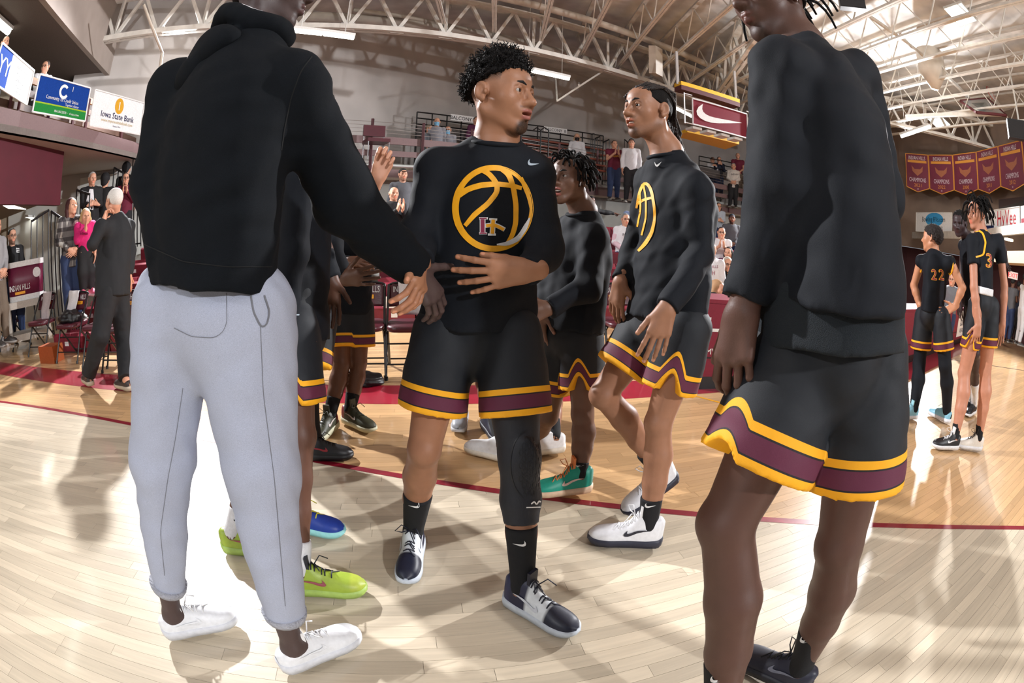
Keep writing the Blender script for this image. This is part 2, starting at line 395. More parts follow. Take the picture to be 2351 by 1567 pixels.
truss((4.2, 4.0), (6.2, 14.0), 6.25, 7.25, 'heavy cross truss above the right hand player', 9, 0.10)
truss((9.0, 13.6), (15.9, 9.2), 6.3, 7.2, 'far roof truss above the championship banners', 8, 0.10)
def pipe(a, b, r, label):
    t = MB().tube([a, b], r, 10).build('roof_pipe', m_pipe, smooth=True); tag(t, label, 'pipe')
pipe((-7.0, 8.3, 6.5), (9.5, 17.3, 6.5), 0.13, 'thick round heating pipe running along the back truss')
pipe((-3.5, 8.7, 6.9), (8.6, 14.4, 6.9), 0.10, 'second round pipe just in front of the back truss')
pipe(G(812, 22, 6.6), G(1190, 98, 6.6), 0.055, 'thin white pipe hung near the upper middle')
pipe(G(2000, 40, 6.8), G(2120, 128, 6.8), 0.05, 'tan wooden pole under the joists at upper right')
pipe(G(330, 10, 5.9), G(372, 120, 5.2), 0.03, 'grey conduit dropping down the back wall at upper left')
pipe(G(372, 120, 5.2), G(365, 188, 4.6), 0.035, 'lower end of the grey conduit on the back wall')
# yellow-white bracket hanging below the strip light
t = thing('pipe_bracket', 'pale triangular steel bracket hanging from the roof truss beside the curly haired head', 'bracket', G(1280, 232, 5.0))
k = G(1279, 232, 5.0)
for q in ((1276, 180), (1382, 165), (1329, 190)): MB().bar(k if q[0] != 1329 else G(1329, 195, 5.4), G(*q, 6.0), 0.045, 0.045).build('strut', m_steel, t)
tag(MB().prism([G(1489, 104, 6.6), G(1505, 104, 6.6), G(1506, 168, 5.9), G(1490, 168, 5.9)], (0.25, 0.2, 0)).build('duct_drop', m_pipe), 'short square steel duct dropping from the truss above the dreadlocked player', 'duct')
# ================================================================== BALCONY, STANDS, BENCH, SIGNS
m_black = mat('black_paint', (20, 20, 22), 0.45)
m_post = mat('maroon_post', (92, 50, 56), 0.5)
m_cable = mat('steel_cable', (150, 140, 135), 0.4, metal=0.6)
QB = [(-4.6, 10.0), (2.2, 14.62), (9.2, 16.5), (15.0, 17.4)]
def on_line(line, px, z):
    """where the vertical plane through pixel column px (taken at height z) meets the plan line"""
    best = None
    for i in range(len(line) - 1):
        a, c = np.array(line[i]), np.array(line[i + 1])
        for k in range(201):
            q = a + (c - a) * k / 200; e = abs(proj((q[0], q[1], z))[0] - px)
            if best is None or e < best[0]: best = (e, q, unit([*(c - a), 0]))
    return np.array([*best[1], z]), best[2]
def proj(p):
    d = CAM.T @ (np.asarray(p, float) - EYE); d = d / np.linalg.norm(d); th = math.acos(d[1]); r = 2 * F * math.sin(th / 2); q = math.hypot(d[0], d[2]) + 1e-12
    return np.array([CX + r * d[0] / q, CY - r * d[2] / q])

bal = thing('balcony', 'long mauve steel balcony with two flat rails behind the stands', 'balcony', (2, 14.6, 2.6))
def along(name, line, z0, z1, th, m, parent):
    for i in range(len(line) - 1):
        a, c = np.array([*line[i], 0.0]), np.array([*line[i + 1], 0.0]); d = unit(c - a); n = np.array([-d[1], d[0], 0]) * th
        MB().prism([a + UP * z0, c + UP * z0, c + UP * z1, a + UP * z1], n).build(name, m, parent)
along('fascia', QB, 2.60, 2.88, 0.08, m_fascia, bal)
along('trim_strip', [(x, y - .03) for x, y in QB], 2.54, 2.60, 0.12, mat('tan_trim', (150, 136, 122), 0.7), bal)
along('top_rail', QB, 3.42, 3.60, 0.05, m_fascia, bal)
along('middle_rail', QB, 3.12, 3.26, 0.05, m_fascia, bal)
b = MB()
for i in range(3):
    (x0, y0), (x1, y1) = QB[i], QB[i + 1]; b.prism([(x0, y0, 2.80), (x1, y1, 2.80), (x1 - 1.6, y1 + 4.2, 2.80), (x0 - 2.6, y0 + 4.2, 2.80)], (0, 0, 0.06))
b.build('deck', m_tan, bal)
posts = []
for px in (700, 852, 968, 1080, 1190, 1280, 1369, 1455, 1560, 1673, 1738, 1800):
    q, d = on_line(QB, px, 3.3); n = np.array([d[1], -d[0], 0]); q = q + n * 0.05; posts.append(q)
    MB().bar(q * (1, 1, 0) + UP * 2.62, q * (1, 1, 0) + UP * 4.02, 0.06, 0.06).build('post', m_post, bal)
for z in (3.68, 3.77, 3.86, 3.95):
    for i in range(len(posts) - 1): MB().bar(posts[i] * (1, 1, 0) + UP * z, posts[i + 1] * (1, 1, 0) + UP * z, 0.009, 0.009).build('cable', m_cable, bal)

# left balcony rail with its signs
lbal = thing('balcony', 'left hand balcony carrying the advertising signs', 'balcony', (-6.9, 4.5, 3.1))
along('fascia', LB, 3.10, 3.42, 0.10, m_fascia, lbal)
m_orange = mat('orange_wood_rail', (150, 96, 40), 0.5)
along('deck', [(x - .1, y) for x, y in LB], 3.20, 3.26, 2.6, m_tan, lbal)
for z in (3.62, 3.86, 4.08): along('rail', [(x - 0.50, y) for x, y in LB], z, z + 0.11, 0.05, m_orange if z > 4 else mat('brown_rail', (96, 70, 58), 0.6), lbal)
for px, py in ((40, 300), (62, 262), (133, 310), (192, 300), (222, 335), (305, 350)):
    q, d = on_line(LB, px, 3.3); n = np.array([d[1], -d[0], 0]); q = q - np.array([.46, 0, 0])
    MB().bar(q * (1, 1, 0) + UP * 3.12, q * (1, 1, 0) + UP * 4.15, 0.05, 0.05).build('post', m_post, lbal)

def sign(name, label, tl, tr, bl, zt, m, cat='sign', thick=0.015, frame=None, toward=0.0):
    """flat board whose top corners lie at height zt under the two pixels"""
    a, c = G(*tl, zt), G(*tr, zt); h = zt - P(*bl, rng(a))[2]; ax = unit(c - a); wd = np.linalg.norm(c - a)
    n = np.cross(ax, UP); n = n if np.dot(n, -a) > 0 else -n; a = a + n * toward
    t = thing(name, label, cat, a - UP * h)
    MB().prism([a, a + ax * wd, a + ax * wd - UP * h, a - UP * h], -n * thick).build('board', m, t)
    if frame:
        for p, q in ((a, a + ax * wd), (a - UP * h, a + ax * wd - UP * h), (a, a - UP * h), (a + ax * wd, a + ax * wd - UP * h)): MB().bar(p + n * .004, q + n * .004, 0.025, 0.025).build('frame_bar', frame, t)
    def at(u, v): return a + ax * wd * u - UP * h * v + n * 0.004
    return t, at, ax, wd, h, n
m_sw = mat('sign_white', (232, 232, 232), 0.9, spec=.1); m_sb = mat('sign_blue', (26, 62, 140), 0.9, spec=.1); m_green = mat('sign_green', (40, 130, 60), 0.9, spec=.1); m_lime = mat('sign_lime', (150, 180, 50), 0.9, spec=.1)
m_gold = mat('sign_gold', (214, 160, 50), 0.9, spec=.1); m_navy = mat('sign_navy', (28, 38, 80), 0.9, spec=.1); m_grey = mat('sign_grey', (120, 120, 125), 0.9, spec=.1); m_ink = mat('sign_ink', (24, 24, 28), 0.9, spec=.1)
def patch(t, at, u0, u1, v0, v1, m, name='panel', off=0.001):
    q = [at(u0, v0), at(u1, v0), at(u1, v1), at(u0, v1)]; n = unit(np.cross(q[1] - q[0], q[3] - q[0])); n = n if np.dot(n, EYE - q[0]) > 0 else -n
    MB().poly([p + n * off for p in q]).build(name, m, t)
def disc(c, ax, ay, r0, r1, n, m, t, name='emblem', a0=0, a1=360, sx=1.0):
    c = np.asarray(c); pts = [(math.cos(math.radians(a0 + (a1 - a0) * i / n)), math.sin(math.radians(a0 + (a1 - a0) * i / n))) for i in range(n + 1)]; b = MB()
    for i in range(n):
        (x0, y0), (x1, y1) = pts[i], pts[i + 1]
        b.quad(c + ax * x0 * r0 * sx + ay * y0 * r0, c + ax * x0 * r1 * sx + ay * y0 * r1, c + ax * x1 * r1 * sx + ay * y1 * r1, c + ax * x1 * r0 * sx + ay * y1 * r0)
    return b.build(name, m, t)
SK = np.array([0, 0, 1.0])
def sign_text(t, at, ax, wd, u, v, txt, s, m, squeeze=1.0, **k):
    n = unit(np.cross(ax, UP)); n = n if np.dot(n, EYE - at(u, v)) > 0 else -n
    a2 = ax if np.dot(np.cross(ax, UP), n) > 0 else -ax
    return lettering(txt, s, at(u, v) + n * 0.004, a2, UP, m, t, squeeze=squeeze, **k)
# signs on the left balcony, nearest first
t, at, ax, wd, h, n = sign('advertising_sign', 'white glass company sign with blue left end, nearest on the left balcony', (-14, 106), (61, 168), (-30, 195), 4.16, m_sw, frame=m_white, toward=.16)
patch(t, at, 0.0, 0.34, 0.0, 1.0, m_sb)
sign_text(t, at, ax, wd, .20, .45, 'YY', .34, m_sw)
for v, s_, tx in ((.2, .10, 'Yates & Yates Glass Co.'), (.38, .09, '407 Church Street'), (.54, .085, 'Ottumwa, Iowa 52501'), (.70, .085, '1-800-286-5540'), (.85, .085, '641-682-5540')): sign_text(t, at, ax, wd, .67, v, tx, s_, m_ink, .48)
t, at, ax, wd, h, n = sign('advertising_sign', 'blue and green credit union sign on the left balcony rail', (80, 178), (195, 208), (62, 263), 4.16, m_sb, frame=m_sw, toward=.16)
patch(t, at, 0, 1, .70, .74, m_lime); patch(t, at, 0, 1, .74, 1, m_green)
disc(at(.5, .30), ax, UP, .075, .125, 20, m_sw, t, a0=45, a1=330); sign_text(t, at, ax, wd, .66, .17, '1', .13, m_sw)
sign_text(t, at, ax, wd, .5, .53, 'Community 1st Credit Union', .088, m_sw, .82); sign_text(t, at, ax, wd, .70, .645, 'Together is Better', .058, m_sw, .85); sign_text(t, at, ax, wd, .62, .87, '866.360.5370  ·  c1stcu.com', .058, m_sw)
t, at, ax, wd, h, n = sign('advertising_sign', 'white bank sign with a gold round emblem on the left balcony rail', (207, 211), (319, 241), (190, 293), 4.16, m_sw, frame=m_white, toward=.16)
disc(at(.5, .29), ax, UP, 0, .155, 24, m_gold, t, sx=.85); sign_text(t, at, ax, wd, .5, .29, 'I', .24, m_sw, 1.1)
sign_text(t, at, ax, wd, .5, .60, 'Iowa State Bank', .165, m_navy, .95); sign_text(t, at, ax, wd, .5, .77, 'www.myiowastatebank.com', .085, mat('pale_gold', (205, 185, 140), .5)); sign_text(t, at, ax, wd, .5, .9, 'Member FDIC', .04, m_navy)
t, at, ax, wd, h, n = sign('advertising_sign', 'white sign with a blue oval, half hidden behind the hooded man', (329, 244), (450, 275), (317, 322), 4.16, m_sw, toward=.16)
patch(t, at, 0, 1, .82, 1, m_sb); disc(at(.42, .4), ax, UP, .16, .185, 20, m_sb, t, sx=1.25); sign_text(t, at, ax, wd, .3, .91, 'www', .1, m_sw)
# BALCONY A / B plates on their black rail
for txt, tl, tr, bl, lab in (('BALCONY  A', (1034, 262), (1094, 270), (1033, 276), 'white plate lettered BALCONY A'), ('BALCONY  B', (1248, 290), (1301, 297), (1247, 301), 'white plate lettered BALCONY B')):
    t, at, ax, wd, h, n = sign('balcony_plate', lab, tl, tr, bl, 4.72, m_sw, toward=.04); sign_text(t, at, ax, wd, .5, .52, txt, h * .86, m_ink, .92)
for a, b_, lab in (((958, 257), (1092, 274), 'black pipe railing behind the masked spectators'), ((1180, 282), (1385, 312), 'black pipe railing behind the woman in the white jacket'), ((1605, 358), (1790, 400), 'black pipe railing behind the right hand balcony spectators')):
    t = thing('pipe_railing', lab, 'railing', G(*a, 4.0))
    p, q = G(*a, 4.72), G(*b_, 4.72)
    for dz in (0, -.18, -.36): MB().tube([p + UP * dz, q + UP * dz], 0.02, 6).build('rail', m_black, t)
    for k in range(5): MB().tube([p + (q - p) * k / 4, p + (q - p) * k / 4 - UP * 1.82], 0.022, 6).build('post', m_black, t)
    MB().prism([p - UP * .42, q - UP * .42, q - UP * .75, p - UP * .75], (0, .03, 0)).build('dark_board', mat('grey_board', (88, 82, 80), .7), t)
# wooden bench rows on the balcony between the railings
t = thing('balcony_bench', 'tiers of reddish wooden bench boards on the back balcony', 'bench', G(1250, 370, 3.2))
for i, (y0, y1) in enumerate(((316, 340), (328, 352), (340, 364), (352, 376), (364, 388))):
    z = 4.22 - i * .24; MB().bar(G(1175, y0, z), G(1385, y1 + 6, z), 0.26, 0.05).build('board', mat('bench_wood', (140, 70, 52), .5), t)
for px in (1195, 1240, 1258): 
    q = G(px, 360, 3.4); MB().tube([q, q + UP * .75, q + UP * .82 + np.array([-.12, 0, 0]), q + UP * .75 + np.array([-.2, 0, 0])], .02, 6).build('hand_loop', m_black, t)
def bar_gate(label, pts, zb, grp='black bar stair railings'):
    """black railing of vertical bars: top pixels left to right, foot height zb"""
    t = thing('stair_railing', label, 'railing', (0, 0, 0), grp)
    D = pts[0][2]; tops = [P(*p) for p in pts]
    MB().tube(tops, .022, 6).build('top_rail', m_black, t)
    d = [0]; 
    for i in range(len(tops) - 1): d.append(d[-1] + np.linalg.norm(tops[i + 1] - tops[i]))
    n = max(2, int(d[-1] / .11))
    for k in range(n + 1):
        s = d[-1] * k / n; i = max(j for j in range(len(tops)) if d[j] <= s + 1e-9); i = min(i, len(tops) - 2)
        q = tops[i] + (tops[i + 1] - tops[i]) * (s - d[i]) / max(d[i + 1] - d[i], 1e-6); MB().bar(q, [q[0], q[1], zb], .018, .018).build('bar', m_black, t)
    lo = [np.array([q[0], q[1], zb + .06]) for q in tops]; MB().tube(lo, .016, 6).build('bottom_rail', m_black, t)
    t.location = lo[0]; 
    for c in t.children: c.matrix_parent_inverse = Matrix.Translation(lo[0]).inverted()
    return t
bar_gate('black bar stair railing on the balcony left of the clapping man in maroon', [(1357, 308, 15.2), (1364, 307, 15.0)], 3.0)
bar_gate('taller black bar stair railing next to it on the balcony', [(1366, 318, 15.0), (1378, 313, 14.9)], 3.0)
bar_gate('slanting black bar stair railing beside the clapping man in maroon', [(1384, 327, 14.8), (1399, 320, 14.7)], 3.0)
bar_gate('black bar railing behind the capped man on the balcony', [(1434, 320, 15.6), (1470, 352, 15.4)], 3.0)
bar_gate('black fan of stair bars left of the masked spectators', [(961, 262, 14.9), (984, 276, 14.6)], 3.1)
bar_gate('black bar stair railing in front of the woman in plaid', [(118, 485, 7.9), (185, 530, 7.4)], 0.25)
bar_gate('tall black bar stair railing by the passage at left', [(72, 508, 8.4), (112, 482, 8.6)], 0.1)
bar_gate('black bar railing high behind the man in the open coat', [(262, 385, 10.2), (282, 396, 10.0)], 1.3)
bar_gate('black bar railing behind the woman in maroon at left', [(306, 363, 10.4), (330, 370, 10.2)], 1.3)
bar_gate('short black bar railing under the man in the open coat', [(176, 436, 8.9), (206, 446, 8.7)], 1.0)

# ---------------------------------------------------------------- bleachers
m_seat = mat('maroon_seat', (116, 24, 42), 0.42, var=0.08, scale=5); m_riser = mat('dark_riser', (60, 20, 28), 0.6); m_tagw = mat('seat_tag', (225, 225, 225), 0.5)
def bleachers(label, s0, s1, nfront, rows, depth, rise, z0=0.22, seg=0.62, skip=None, m=m_seat):
    t = thing('bleachers', label, 'bleachers', BT * (s0 + s1) / 2 + BN * nfront)
    for i in range(rows):
        n = nfront + i * depth; z = z0 + i * rise
        MB().obox(BT * (s0 + s1) / 2 + BN * (n + depth * .5 + .12) + UP * (z - .16), BT, BN, UP, (s1 - s0) / 2, depth * .5, 0.02).build('tread', m_riser, t)
        MB().obox(BT * (s0 + s1) / 2 + BN * (n + .30) + UP * (z / 2 - .02), BT, BN, UP, (s1 - s0) / 2, .012, z / 2 - .04).build('riser', m_riser, t)
        k = int((s1 - s0) / seg)
        for j in range(k):
            sa = s0 + (s1 - s0) * j / k; sb = s0 + (s1 - s0) * (j + 1) / k - .02; c = BT * (sa + sb) / 2 + BN * n
            q = [(0, z - .22), (0, z), (.05, z + .03), (.34, z - .01), (.40, z + .07), (.44, z + .07), (.40, z - .06), (.08, z - .04), (.05, z - .22)]
            MB().prism([BT * sa + BN * (n + x) + UP * y for x, y in q], BT * (sb - sa)).build('seat', m, t)
        for j in range(0, k, 2):
            sa = s0 + (s1 - s0) * (j + .5) / k; c = BT * sa + BN * (n - .004) + UP * (z - .1)
            MB().obox(c, BT, BN, UP, .045, .003, .03).build('seat_tag', m_tagw, t)
    return t
bleachers('maroon moulded bleacher seats rising behind the bench', -0.6, 9.5, 6.7, 6, .72, .255)
bleachers('maroon bleacher seats at the left behind the suited man', -5.4, -2.9, 5.2, 6, .72, .255)
# pulled out black and grey front section with advertising risers in the middle
t = thing('bleacher_steps', 'grey metal bleacher steps with black advertising strips behind the middle chairs', 'bleachers', BT * -1.7 + BN * 6.6)
m_galv = mat('galvanised_tread', (150, 152, 155), 0.4, metal=.5); m_adv = mat('advert_black', (28, 30, 36), 0.4)
for i in range(5):
    n = 6.5 + i * .62; z = .24 + i * .26
    MB().obox(BT * -1.7 + BN * (n + .33) + UP * z, BT, BN, UP, 1.0, .33, .02).build('tread', m_galv, t)
    MB().obox(BT * -1.7 + BN * (n + .02) + UP * (z - .13), BT, BN, UP, 1.0, .01, .10).build('advert_strip', m_adv, t)
for (px, py, n, txt, s_) in ((860, 655, 7.12, 'ling your', .1), (855, 668, 7.12, 'tions', .1), (872, 685, 6.5, 'ling your', .08), (868, 695, 6.5, 'y.com', .08)):
    r = ray(px, py); tt = n / np.dot(r, BN); q = EYE + r * tt
    lettering(txt, s_, q - BN * .02, BT, UP, m_sw, t, squeeze=.9)
r = ray(893, 693); q = EYE + r * (6.5 / np.dot(r, BN)) - BN * .02
MB().poly([q + BT * -.18, q + BT * -.05 + UP * .08, q + BT * .14 + UP * .08, q + BT * .14 - UP * .08, q + BT * -.05 - UP * .08]).build('arrow_panel', m_sw, t); lettering('CG', .12, q + BT * .05 - BN * .004, BT, UP, m_ink, t)

# ---------------------------------------------------------------- folding chairs
m_cpad = mat('maroon_vinyl', (74, 22, 34), 0.38, var=0.08, scale=10, bump=.1); m_cfr = mat('black_tube', (18, 18, 20), 0.35); m_cw = mat('chair_white', (236, 236, 236), .5); m_cy = mat('chair_yellow', (244, 170, 30), .5)
def chair(loc, face, label, text=True):
    """metal folding chair; face = direction it looks"""
    t = thing('folding_chair', label, 'chair', loc, 'maroon folding chairs of the bench'); f = unit([face[0], face[1], 0]); r = np.array([f[1], -f[0], 0]); L = np.asarray(loc, float)
    def q(x, y, z): return L + r * x + f * y + UP * z
    for s in (-1, 1):
        MB().tube([q(.225 * s, .26, 0.0), q(.215 * s, .06, .43), q(.205 * s, -.19, .80)], .0125, 7).build('front_leg', m_cfr, t)
        MB().tube([q(.215 * s, -.26, 0.0), q(.205 * s, .10, .42)], .0125, 7).build('rear_leg', m_cfr, t)
        for y in (.26, -.26): MB().tube([q(.222 * s, y, 0.0), q(.222 * s, y * .97, .035)], .018, 7).build('foot_cap', m_cfr, t)
    for y, z, w_ in ((.2, .13, .222), (-.2, .075, .214), (.12, .30, .218)): MB().tube([q(-w_, y, z), q(w_, y, z)], .008, 6).build('cross_bar', m_cfr, t)
    rings = []
    for z, k in ((.42, .94), (.432, 1.0), (.462, 1.0), (.476, .93)):
        rings.append([q(.215 * k * math.copysign(abs(math.cos(a)) ** .45, math.cos(a)), .02 + .21 * k * math.copysign(abs(math.sin(a)) ** .45, math.sin(a)), z) for a in [2 * math.pi * i / 28 for i in range(28)]])
    MB().loft(rings).build('seat', m_cpad, t, True)
    # back panel: curved, with rounded top corners
    W = .205; bl = MB(); grid = []
    for j in range(9):
        v = j / 8; z = .60 + .215 * v; lean = -.105 - (z - .60) * .42
        ww = W if v < .55 else W * (1 - ((v - .55) / .45) ** 3 * .22)
        grid.append([q(ww * u, lean - .035 * (1 - u * u), z) for u in np.linspace(-1, 1, 13)])
    nb = 13
    vs = [p for row in grid for p in row]; back = [p - f * .022 for p in vs]; fs = []
    for j in range(8):
        for i in range(12): k = j * nb + i; fs += [(k, k + 1, k + nb + 1, k + nb), (k + 117, k + nb + 117, k + nb + 118, k + 118)]
    rim = [i for i in range(nb)] + [j * nb + 12 for j in range(1, 9)] + [8 * nb + i for i in range(11, -1, -1)] + [j * nb for j in range(7, 0, -1)]
    for a_, c_ in zip(rim, rim[1:] + rim[:1]): fs.append((a_, a_ + 117, c_ + 117, c_))
    bk = bl.add(vs + back, fs).build('backrest', m_cpad, t, True)
    MB().tube([q(.205 * math.cos(a), -.19 - .012, .79 + .035 * math.sin(a)) for a in [math.pi * i / 10 for i in range(11)]], .012, 6).build('top_tube', m_cfr, t)
    if text:
        def on_back(x, z): u = x / W; return q(x, -.105 - (z - .60) * .42 - .035 * (1 - u * u) + .006, z)
        nn = unit(f + UP * .42); uu = unit(UP - nn * np.dot(UP, nn))
        for tx, x, z, s_, m_ in (('INDIAN', .085, .755, .075, m_cw), ('HILLS', -.095, .755, .085, m_cw)):
            me = text_mesh(tx, s_, (0, 0, 0), (1, 0, 0), (0, 1, 0), bold=.0015, squeeze=.62)
            bend(me, lambda X, Y, x=x, z=z: on_back(x - X, z + Y)); link('lettering', me, m_, bk)
        me = MB().mesh('x'); b2 = MB(); N_ = 10
        top = [on_back(.10 - .2 * i / N_, .705) for i in range(N_ + 1)]; bot = [on_back(.10 - .2 * i / N_, .668) for i in range(N_ + 1)]
        for i in range(N_): b2.quad(top[i], top[i + 1], bot[i + 1], bot[i])
        b2.build('yellow_bar', m_cy, bk)
        me = text_mesh('WARRIORS', .034, (0, 0, 0), (1, 0, 0), (0, 1, 0), squeeze=.9); bend(me, lambda X, Y: on_back(-X, .686 + Y) + f * .003); link('lettering', me, mat('chair_brown', (120, 60, 20), .5), bk)
    return t, q
def bend(me, fn):
    n = len(me.vertices); co = np.empty(n * 3, np.float32); me.vertices.foreach_get('co', co); co = co.reshape(-1, 3)
    me.vertices.foreach_set('co', np.array([fn(float(c[0]), float(c[1])) for c in co], np.float32).ravel()); me.update()
m_towel = mat('white_towel', (232, 228, 230), .9, var=.05, scale=60, bump=.5, bscale=260, sheen=.3)
def towel(q, x0, x1, label, drop=.36, m=m_towel):
    """towel hung over a chair back: front and rear flap"""
    rows = []; rr = random.Random(x0 * 91)
    for k in range(17):
        v = k / 16
        if v < .72: z = .825 - (.72 - v) / .72 * drop; y = -.105 - (max(z, .6) - .60) * .42 + .02 + .012 * math.sin(v * 9)
        elif v < .8: z = .835; y = -.19
        else: z = .835 - (v - .8) / .2 * .16; y = -.225 - (v - .8) * .02
        rows.append([q(x0 + (x1 - x0) * u + .006 * math.sin(v * 7 + u * 3), y + .008 * math.sin(u * 9 + v * 4), z + .01 * u) for u in np.linspace(0, 1, 9)])
    vs = [p for r_ in rows for p in r_]; fs = [(j * 9 + i, j * 9 + i + 1, (j + 1) * 9 + i + 1, (j + 1) * 9 + i) for j in range(16) for i in range(8)]
    o = MB().add(vs, fs).build('towel', m, smooth=True); md = o.modifiers.new('s', 'SOLIDIFY'); md.thickness = .008; return tag(o, label, 'towel', 'towels on the bench chairs')
def crumple(loc, r, label, name, cat, m, seed, flat=.6):
    bm = bmesh.new(); bmesh.ops.create_icosphere(bm, subdivisions=4, radius=1); rr = np.random.RandomState(seed); ks = rr.normal(size=(9, 3)) * 2.6; ph = rr.rand(9) * 6
    for v in bm.verts:
        p = np.array(v.co); k = 1 + sum(.075 * abs(math.sin(np.dot(ks[i], p) + ph[i])) for i in range(9)) - .28
        v.co = (p[0] * r * k * 1.25, p[1] * r * k, max(p[2] * flat, -.36) * r * k + .36 * r)
    me = bpy.data.meshes.new(name); bm.to_mesh(me); o = link(name, me, m, smooth=True); o.location = tuple(loc); return tag(o, label, cat)
FC = -BN
chairs = {}
spots = [(-9, 795, 'leftmost maroon folding chair, cut by the photo edge'), (36, 799, 'maroon folding chair with full lettering, first whole one at left'), (107, 809, 'maroon folding chair with a grey towel over its back'), (178, 822, 'maroon folding chair with a white towel and black jacket at left'), (243, 832, 'maroon folding chair hidden behind the suited man'), (292, 842, 'maroon folding chair between the suited man and the hooded man')]
for i, (px, py, lab) in enumerate(spots): chairs[i] = chair(G(px, py), FC, lab)
for px, py, lab in ((735, 850, 'maroon folding chair behind the player in olive shoes'), (836, 852, 'maroon folding chair with a towel right of the player in olive shoes'), (944, 853, 'maroon folding chair with a wide white towel in the middle of the bench'), (1420, 836, 'maroon folding chair behind the dreadlocked player')):
    chairs[px] = chair(G(px, py), FC, lab)
towel(chairs[2][1], -.12, .10, 'greyish towel hung over a chair back at left', .42, mat('grey_towel', (196, 182, 182), .9, bump=.5, bscale=260))
towel(chairs[3][1], -.02, .19, 'white towel hung over the chair with the black jacket', .36)
towel(chairs[836][1], .06, .16, 'narrow white towel on the chair right of the olive shoes', .40)
towel(chairs[944][1], -.15, .11, 'wide white towel on the middle bench chair', .30)
m_bag = mat('black_nylon', (16, 16, 18), .35, bump=.2)
crumple(chairs[3][1](0.05, .0, .472), .15, 'crumpled black jacket lying on the chair with the white towel', 'jacket', 'jacket', m_bag, 3)
crumple(G(845, 880), .10, 'small black cloth bundle on the floor by the middle chairs', 'cloth_bundle', 'clothing', m_bag, 5)
crumple(G(6, 790), .16, 'crumpled white cloth on the floor at the left edge', 'white_cloth', 'cloth', m_towel, 8, .5)
# more empty maroon chairs on the balcony: one with chrome legs
q0 = G(855, 372, 2.9)
t = thing('stacking_chair', 'maroon upholstered chair with chrome legs standing on the balcony', 'chair', q0); bd = np.array([.83, .56, 0]); bn_ = np.array([-.56, .83, 0])
MB().obox(q0 + UP * .74, bd, bn_, UP, .26, .03, .13).build('backrest', m_cpad, t); MB().obox(q0 + UP * .45 - bn_ * .2, bd, bn_, UP, .26, .24, .04).build('seat', m_cpad, t)
for sx in (-.24, .24):
    for sy in (0, -.42): MB().tube([q0 + bd * sx + bn_ * sy, q0 + bd * sx + bn_ * sy + UP * (.86 if sy == 0 else .45)], .012, 6).build('leg', mat('chrome', (190, 190, 195), .2, metal=.9), t)

# ---------------------------------------------------------------- maroon drinks cooler on a beige cart
c0 = P(62, 690, 8.3); f = unit([-c0[0], -c0[1], 0]); r_ = np.array([f[1], -f[0], 0])
t = thing('utility_cart', 'beige plastic cart carrying the maroon cooler at left', 'cart', [c0[0], c0[1], 0]); m_beige = mat('beige_plastic', (178, 170, 160), .55)
g0 = np.array([c0[0], c0[1], 0])
MB().obox(g0 + UP * .72, r_, f, UP, .42, .26, .05).build('top_tray', m_beige, t); MB().obox(g0 + UP * .24, r_, f, UP, .42, .26, .05).build('lower_tray', m_beige, t)
for sx in (-.38, .38):
    for sy in (-.22, .22): MB().obox(g0 + r_ * sx + f * sy + UP * .45, r_, f, UP, .035, .035, .32).build('leg', m_beige, t)
t = thing('drinks_cooler', 'maroon drinks cooler with white lid and team lettering', 'cooler', g0 + UP * .77); z0 = .77
MB().loft([[g0 + r_ * .36 * math.copysign(abs(math.cos(a)) ** .5, math.cos(a)) * k + f * .22 * math.copysign(abs(math.sin(a)) ** .5, math.sin(a)) * k + UP * (z0 + z) for a in [2 * math.pi * i / 24 for i in range(24)]] for z, k in ((.06, .94), (.5, 1.0))]).build('body', mat('cooler_maroon', (104, 20, 56), .45), t, True)
for nm, za, zb, k in (('base', 0, .08, .96), ('lid', .5, .58, 1.03)): MB().loft([[g0 + r_ * .36 * math.copysign(abs(math.cos(a)) ** .5, math.cos(a)) * k + f * .22 * math.copysign(abs(math.sin(a)) ** .5, math.sin(a)) * k + UP * (z0 + z) for a in [2 * math.pi * i / 24 for i in range(24)]] for z in (za, zb)]).build(nm, m_sw, t)
disc(g0 + f * .226 + r_ * -.22 + UP * (z0 + .38), r_, UP, 0, .075, 16, m_sw, t, 'white_badge'); a2 = -r_ if np.dot(np.cross(r_, UP), f) < 0 else r_
lettering('INDIAN HILLS', .12, g0 + f * .228 + r_ * .12 + UP * (z0 + .2), a2, UP, m_sw, t, squeeze=.55); MB().obox(g0 + f * .226 + r_ * .12 + UP * (z0 + .12), r_, f, UP, .1, .002, .02).build('yellow_bar', m_cy, t)
tag(MB().obox(P(112, 770, 6.9) * (1, 1, 0) + UP * .11, BT, BN, UP, .17, .12, .11).build('orange_box', mat('orange_wood', (150, 70, 26), .5)), 'orange wooden box behind the left hand chairs', 'box')

# ---------------------------------------------------------------- scorer tables
m_tab = mat('table_maroon', (122, 26, 48), .75, var=.05)
def panel_table(label, a, b_, h, depth=.5):
    a, b_ = np.asarray(a, float), np.asarray(b_, float); d = unit(b_ - a); n = np.array([-d[1], d[0], 0]); t = thing('scorer_table', label, 'table', (a + b_) / 2); L = np.linalg.norm(b_ - a)
    MB().prism([a + UP * .12, b_ + UP * .12, b_ + UP * h, a + UP * h], n * .04).build('front_panel', m_tab, t)
    MB().obox((a + b_) / 2 + n * depth / 2 + UP * (h + .015), d, n, UP, L / 2, depth / 2, .02).build('top', m_tab, t)
    MB().prism([a + UP * 0, b_ + UP * 0, b_ + UP * .12, a + UP * .12], n * .08).build('kick_strip', m_black, t)
    MB().bar(a + UP * .3 - n * .004, b_ + UP * .3 - n * .004, .006, .012).build('groove', m_black, t)
    return t, a, d, n
a_, b2_ = G(1596, 893), G(1990, 880)
b2_ = a_ + unit(b2_ - a_) * 2.6
